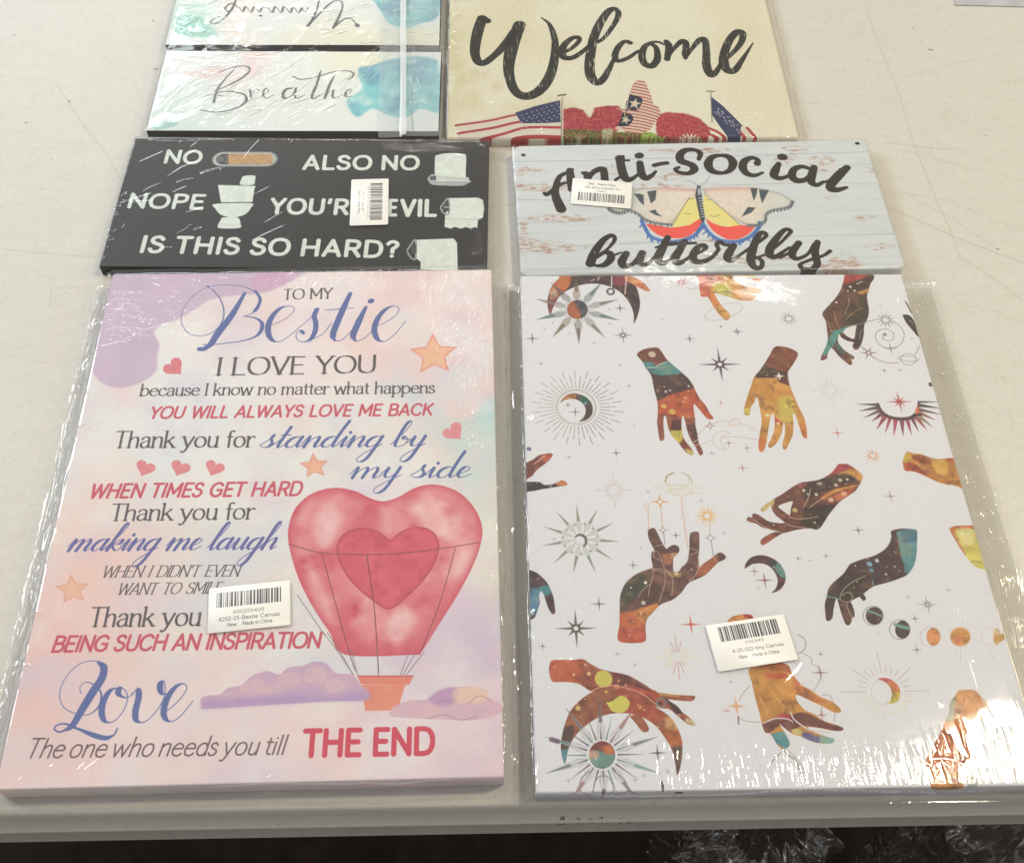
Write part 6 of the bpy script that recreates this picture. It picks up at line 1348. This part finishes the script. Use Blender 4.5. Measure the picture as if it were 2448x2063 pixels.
# ------------------------------------------------------------------ 5: the welcome garden flag
S = art_welcome()
t = thing('garden_flag', (S.c[0], S.c[1], 0), S.ang, 'cream fabric garden flag reading Welcome over red flowers and small flags', 'garden flag')
slab('flag_fabric', S, .0004, .010, .003, t, [print_mat('welcome print', S.img, .8, 700, .2, .00025)])
mg = (.003, .009, .002, .004)
c = Creases(S, mg, seed=13)
c.field(E1, '70 -60 150 0 140 770 65 770', 110, 158, 14, 44, .4, .9); c.field(E1, '200 730 1900 740 1900 790 200 790', 26, 10, 40, 30, .8, 1.0); c.traced(E1, '1640 540 1680 620 1790 630 1830 640', 2.2, 1.0); c.traced(E1, '1690 600 1700 640 1760 660', 2., 1.0); c.field(E1, '1800 250 1920 300 1990 740 1880 740', 30, 75, 20, 60, .6, .8)
c.traced(E1, '290 575 400 590 470 595', .9, .8); c.traced(E1, '520 625 600 635 690 640', .9, .9); c.traced(E1, '1140 550 1145 600 1100 615', .9, 1); c.traced(E1, '1020 600 1050 650 1030 690', .9, 1); c.field(E1, '300 60 1700 60 1800 520 300 520', 50, 30, 70, 60, .8, .25)
wrap('plastic_wrap', S, .010, t, film_mat('film over welcome flag', c.H, .00035, haze=.01, tint=(.98, .975, .95)), mg, (.0015, .0015, .002, .0015), seed=41, edge=.005, amp=.0005)

# ------------------------------------------------------------------ 6: the pair of word plaques in one bag
P0, P1 = art_breathe(), art_unwind()
t = thing('plaque_set', (P0.c[0], P0.c[1], 0), P0.ang, 'pair of watercolour word plaques reading Breathe and upside-down Unwind, shrink-wrapped together at the far left', 'wall plaques')
wood = flat_mat('dark plaque edge', (50, 42, 38), .7)
o = slab('plaque', P0, .0004, .012, .0006, t, [print_mat('breathe print', P0.img, .5, None), wood], side=.8); o['label'] = 'plaque reading Breathe'
o = slab('plaque', P1, .0004, .012, .0006, t, [print_mat('unwind print', P1.img, .5, None), wood], side=.8); o['label'] = 'upside-down plaque reading Unwind'
o.location = ((P1.c-P0.c)@P0.X, (P1.c-P0.c)@P0.Y, 0); o.rotation_euler = (0, 0, P1.ang-P0.ang)
S = Board.__new__(Board); S.ppm = P0.ppm; S.h = .012; S.ang, S.X, S.Y = P0.ang, P0.X, P0.Y; S.w = P0.w; S.l = P0.l+P1.l+.008; S.c = P0.c+P0.Y*(S.l-P0.l)/2; S.m = 0
mg = (.006, .008, .004, .006)
c = Creases(S, mg, seed=17)
c.field(G1, '280 640 700 440 1200 600 700 770', 60, -30, 9, 360, 1.3, .9); c.field(G1, '1300 560 1560 380 1700 420 1250 740', 26, -38, 8, 260, 1.3, 1.0); c.field(G1, '380 310 900 310 900 420 360 480', 26, 0, 8, 240, 1.2, .8)
c.field(G1, '700 620 1300 600 1240 740 700 760', 20, -32, 8, 160, 1.2, .9); c.field(G1, '1640 380 1990 320 1990 700 1640 700', 50, -50, 30, 90, .8, .8); c.field(G1, '430 0 700 0 660 240 400 240', 26, -10, 20, 160, 1.2, .8); c.field(G1, '1200 0 1990 0 1990 240 1200 240', 60, -15, 14, 120, .8, .8)
c.field(G1, '420 250 2000 260 2000 300 420 290', 26, 2, 4, 60, .6, .9)
S.loc = lambda px, h=.012, P=P0, SS=S: (lambda q: np.c_[(q-SS.c)@SS.X, (q-SS.c)@SS.Y])(unproj(px, h))
w = wrap('plastic_wrap', S, .012, t, film_mat('film over plaques', c.H, .0011, haze=.03, rough=.12, noise_amp=.0006, noise_scale=45, gain=1.05), mg, (.002, .002, .002, .0022), seed=47, edge=.003, amp=.0008)
w.location = (0, (S.l-P0.l)/2, 0)
# the overlapping flap of the bag, with its glued seam
q = unproj(G1('1648 -60 1998 -60 1995 800 1635 812'), .0150)-P0.c
bm = bmesh.new(); L_ = [Vector((v@P0.X, v@P0.Y, .0152)) for v in q]
G_ = 24; vs = [[None]*(G_+1) for _ in range(G_+1)]
for i in range(G_+1):
    for j in range(G_+1):
        u, v = i/G_, j/G_; p = L_[0].lerp(L_[1], u).lerp(L_[3].lerp(L_[2], u), v)
        p.z += .0006*math.sin(u*9+v*3)*math.cos(v*7)+(.0014*math.exp(-((u-.42)/.03)**2)); vs[i][j] = bm.verts.new(p)
for i in range(G_):
    for j in range(G_): bm.faces.new((vs[i][j+1], vs[i+1][j+1], vs[i+1][j], vs[i][j]))
from_bm('bag_flap', bm, t, [film_mat('bag flap', None, haze=.16, rough=.15, noise_amp=.0004, tint=(.96, .98, .985))])
q = unproj(G1('1765 -60 1800 -60 1800 790 1765 800'), .017)-P0.c
bm = bmesh.new(); bm.faces.new([bm.verts.new((v@P0.X, v@P0.Y, .0172)) for v in q[::-1]])
from_bm('glue_seam', bm, t, [film_mat('glue seam', None, haze=.62, rough=.2, tint=(.96, .98, .985))])

# ------------------------------------------------------------------ 7: corner of a grey sheet at the far right
q = unproj([(2283, -60), (2520, -60), (2520, 16), (2283, 10)], .002)
bm = bmesh.new(); f = bm.faces.new([bm.verts.new((v[0], v[1], .0004)) for v in q[::-1]]); r = bmesh.ops.extrude_face_region(bm, geom=[f])
for v in r['geom']:
    if isinstance(v, bmesh.types.BMVert): v.co.z = .0009
bmesh.ops.recalc_face_normals(bm, faces=bm.faces)
o = from_bm('card_sheet', bm, None, [flat_mat('grey card', (178, 177, 180), .7)], False); o['label'] = 'corner of a blue-grey card sheet lying on the table at the far right'; o['category'] = 'card sheet'

# ------------------------------------------------------------------ 8: crumpled clear bags standing on the floor below the table edge
def crumpled(seed, cx, cy, rx, ry, z0, z1, label, flare=0):
    bm = bmesh.new(); nu, nv = 260, 200
    n = 1-2*np.abs(fbm((nv, nu), 34, seed, 5)-.5)*1.8; n2 = 1-2*np.abs(fbm((nv, nu), 13, seed+3, 4)-.5)*1.6; fold = fbm((nv, nu), 16, seed+8, 4, 14)
    blend = sstep(np.linspace(0, 1, nu)/.12); n = n*blend+n[:, -1:]*(1-blend); n2 = n2*blend+n2[:, -1:]*(1-blend); fold = fold*blend+fold[:, -1:]*(1-blend)
    rows = []
    for j in range(nv):
        v = j/(nv-1); row = []
        for i in range(nu):
            a = i/nu*2*math.pi
            r = (.72+.28*math.sin(min(1, v*1.2)*math.pi*.6))*(1+flare*(v-.5)) if v < .9 else (1+flare*.4)*(1-(v-.9)*5)
            r *= 1+.14*(n[j, i]-.6)+.05*(n2[j, i]-.6)+.5*(1-abs(2*fold[j, i]-1)*2)
            row.append(bm.verts.new((rx*r*math.cos(a), ry*r*math.sin(a), z0+(z1-z0)*v+.02*(n2[j, i]-.5))))
        rows.append(row)
    for j in range(nv-1):
        for i in range(nu): bm.faces.new((rows[j][i], rows[j][(i+1) % nu], rows[j+1][(i+1) % nu], rows[j+1][i]))
    o = from_bm('plastic_bag', bm, None, [film_mat('crumpled bag %d' % seed, None, haze=.03, rough=.06, noise_amp=.0004, noise_scale=60, gain=3.0)])
    o.location = (cx, cy, 0); o['label'] = label; o['category'] = 'plastic bag'; o['group'] = 'crumpled clear bags below the table edge'
    return o
a = unproj([(1790, 2050)], -.25)[0]; b = unproj([(2420, 2050)], -.25)[0]
crumpled(3, a[0], a[1]+.02, .043, .05, -.728, -.17, 'crumpled clear plastic bag under the table edge, the left one of the two', .3)
crumpled(9, b[0], b[1]+.02, .040, .05, -.728, -.17, 'crumpled clear plastic bag under the table edge at the right corner of the picture', .1)
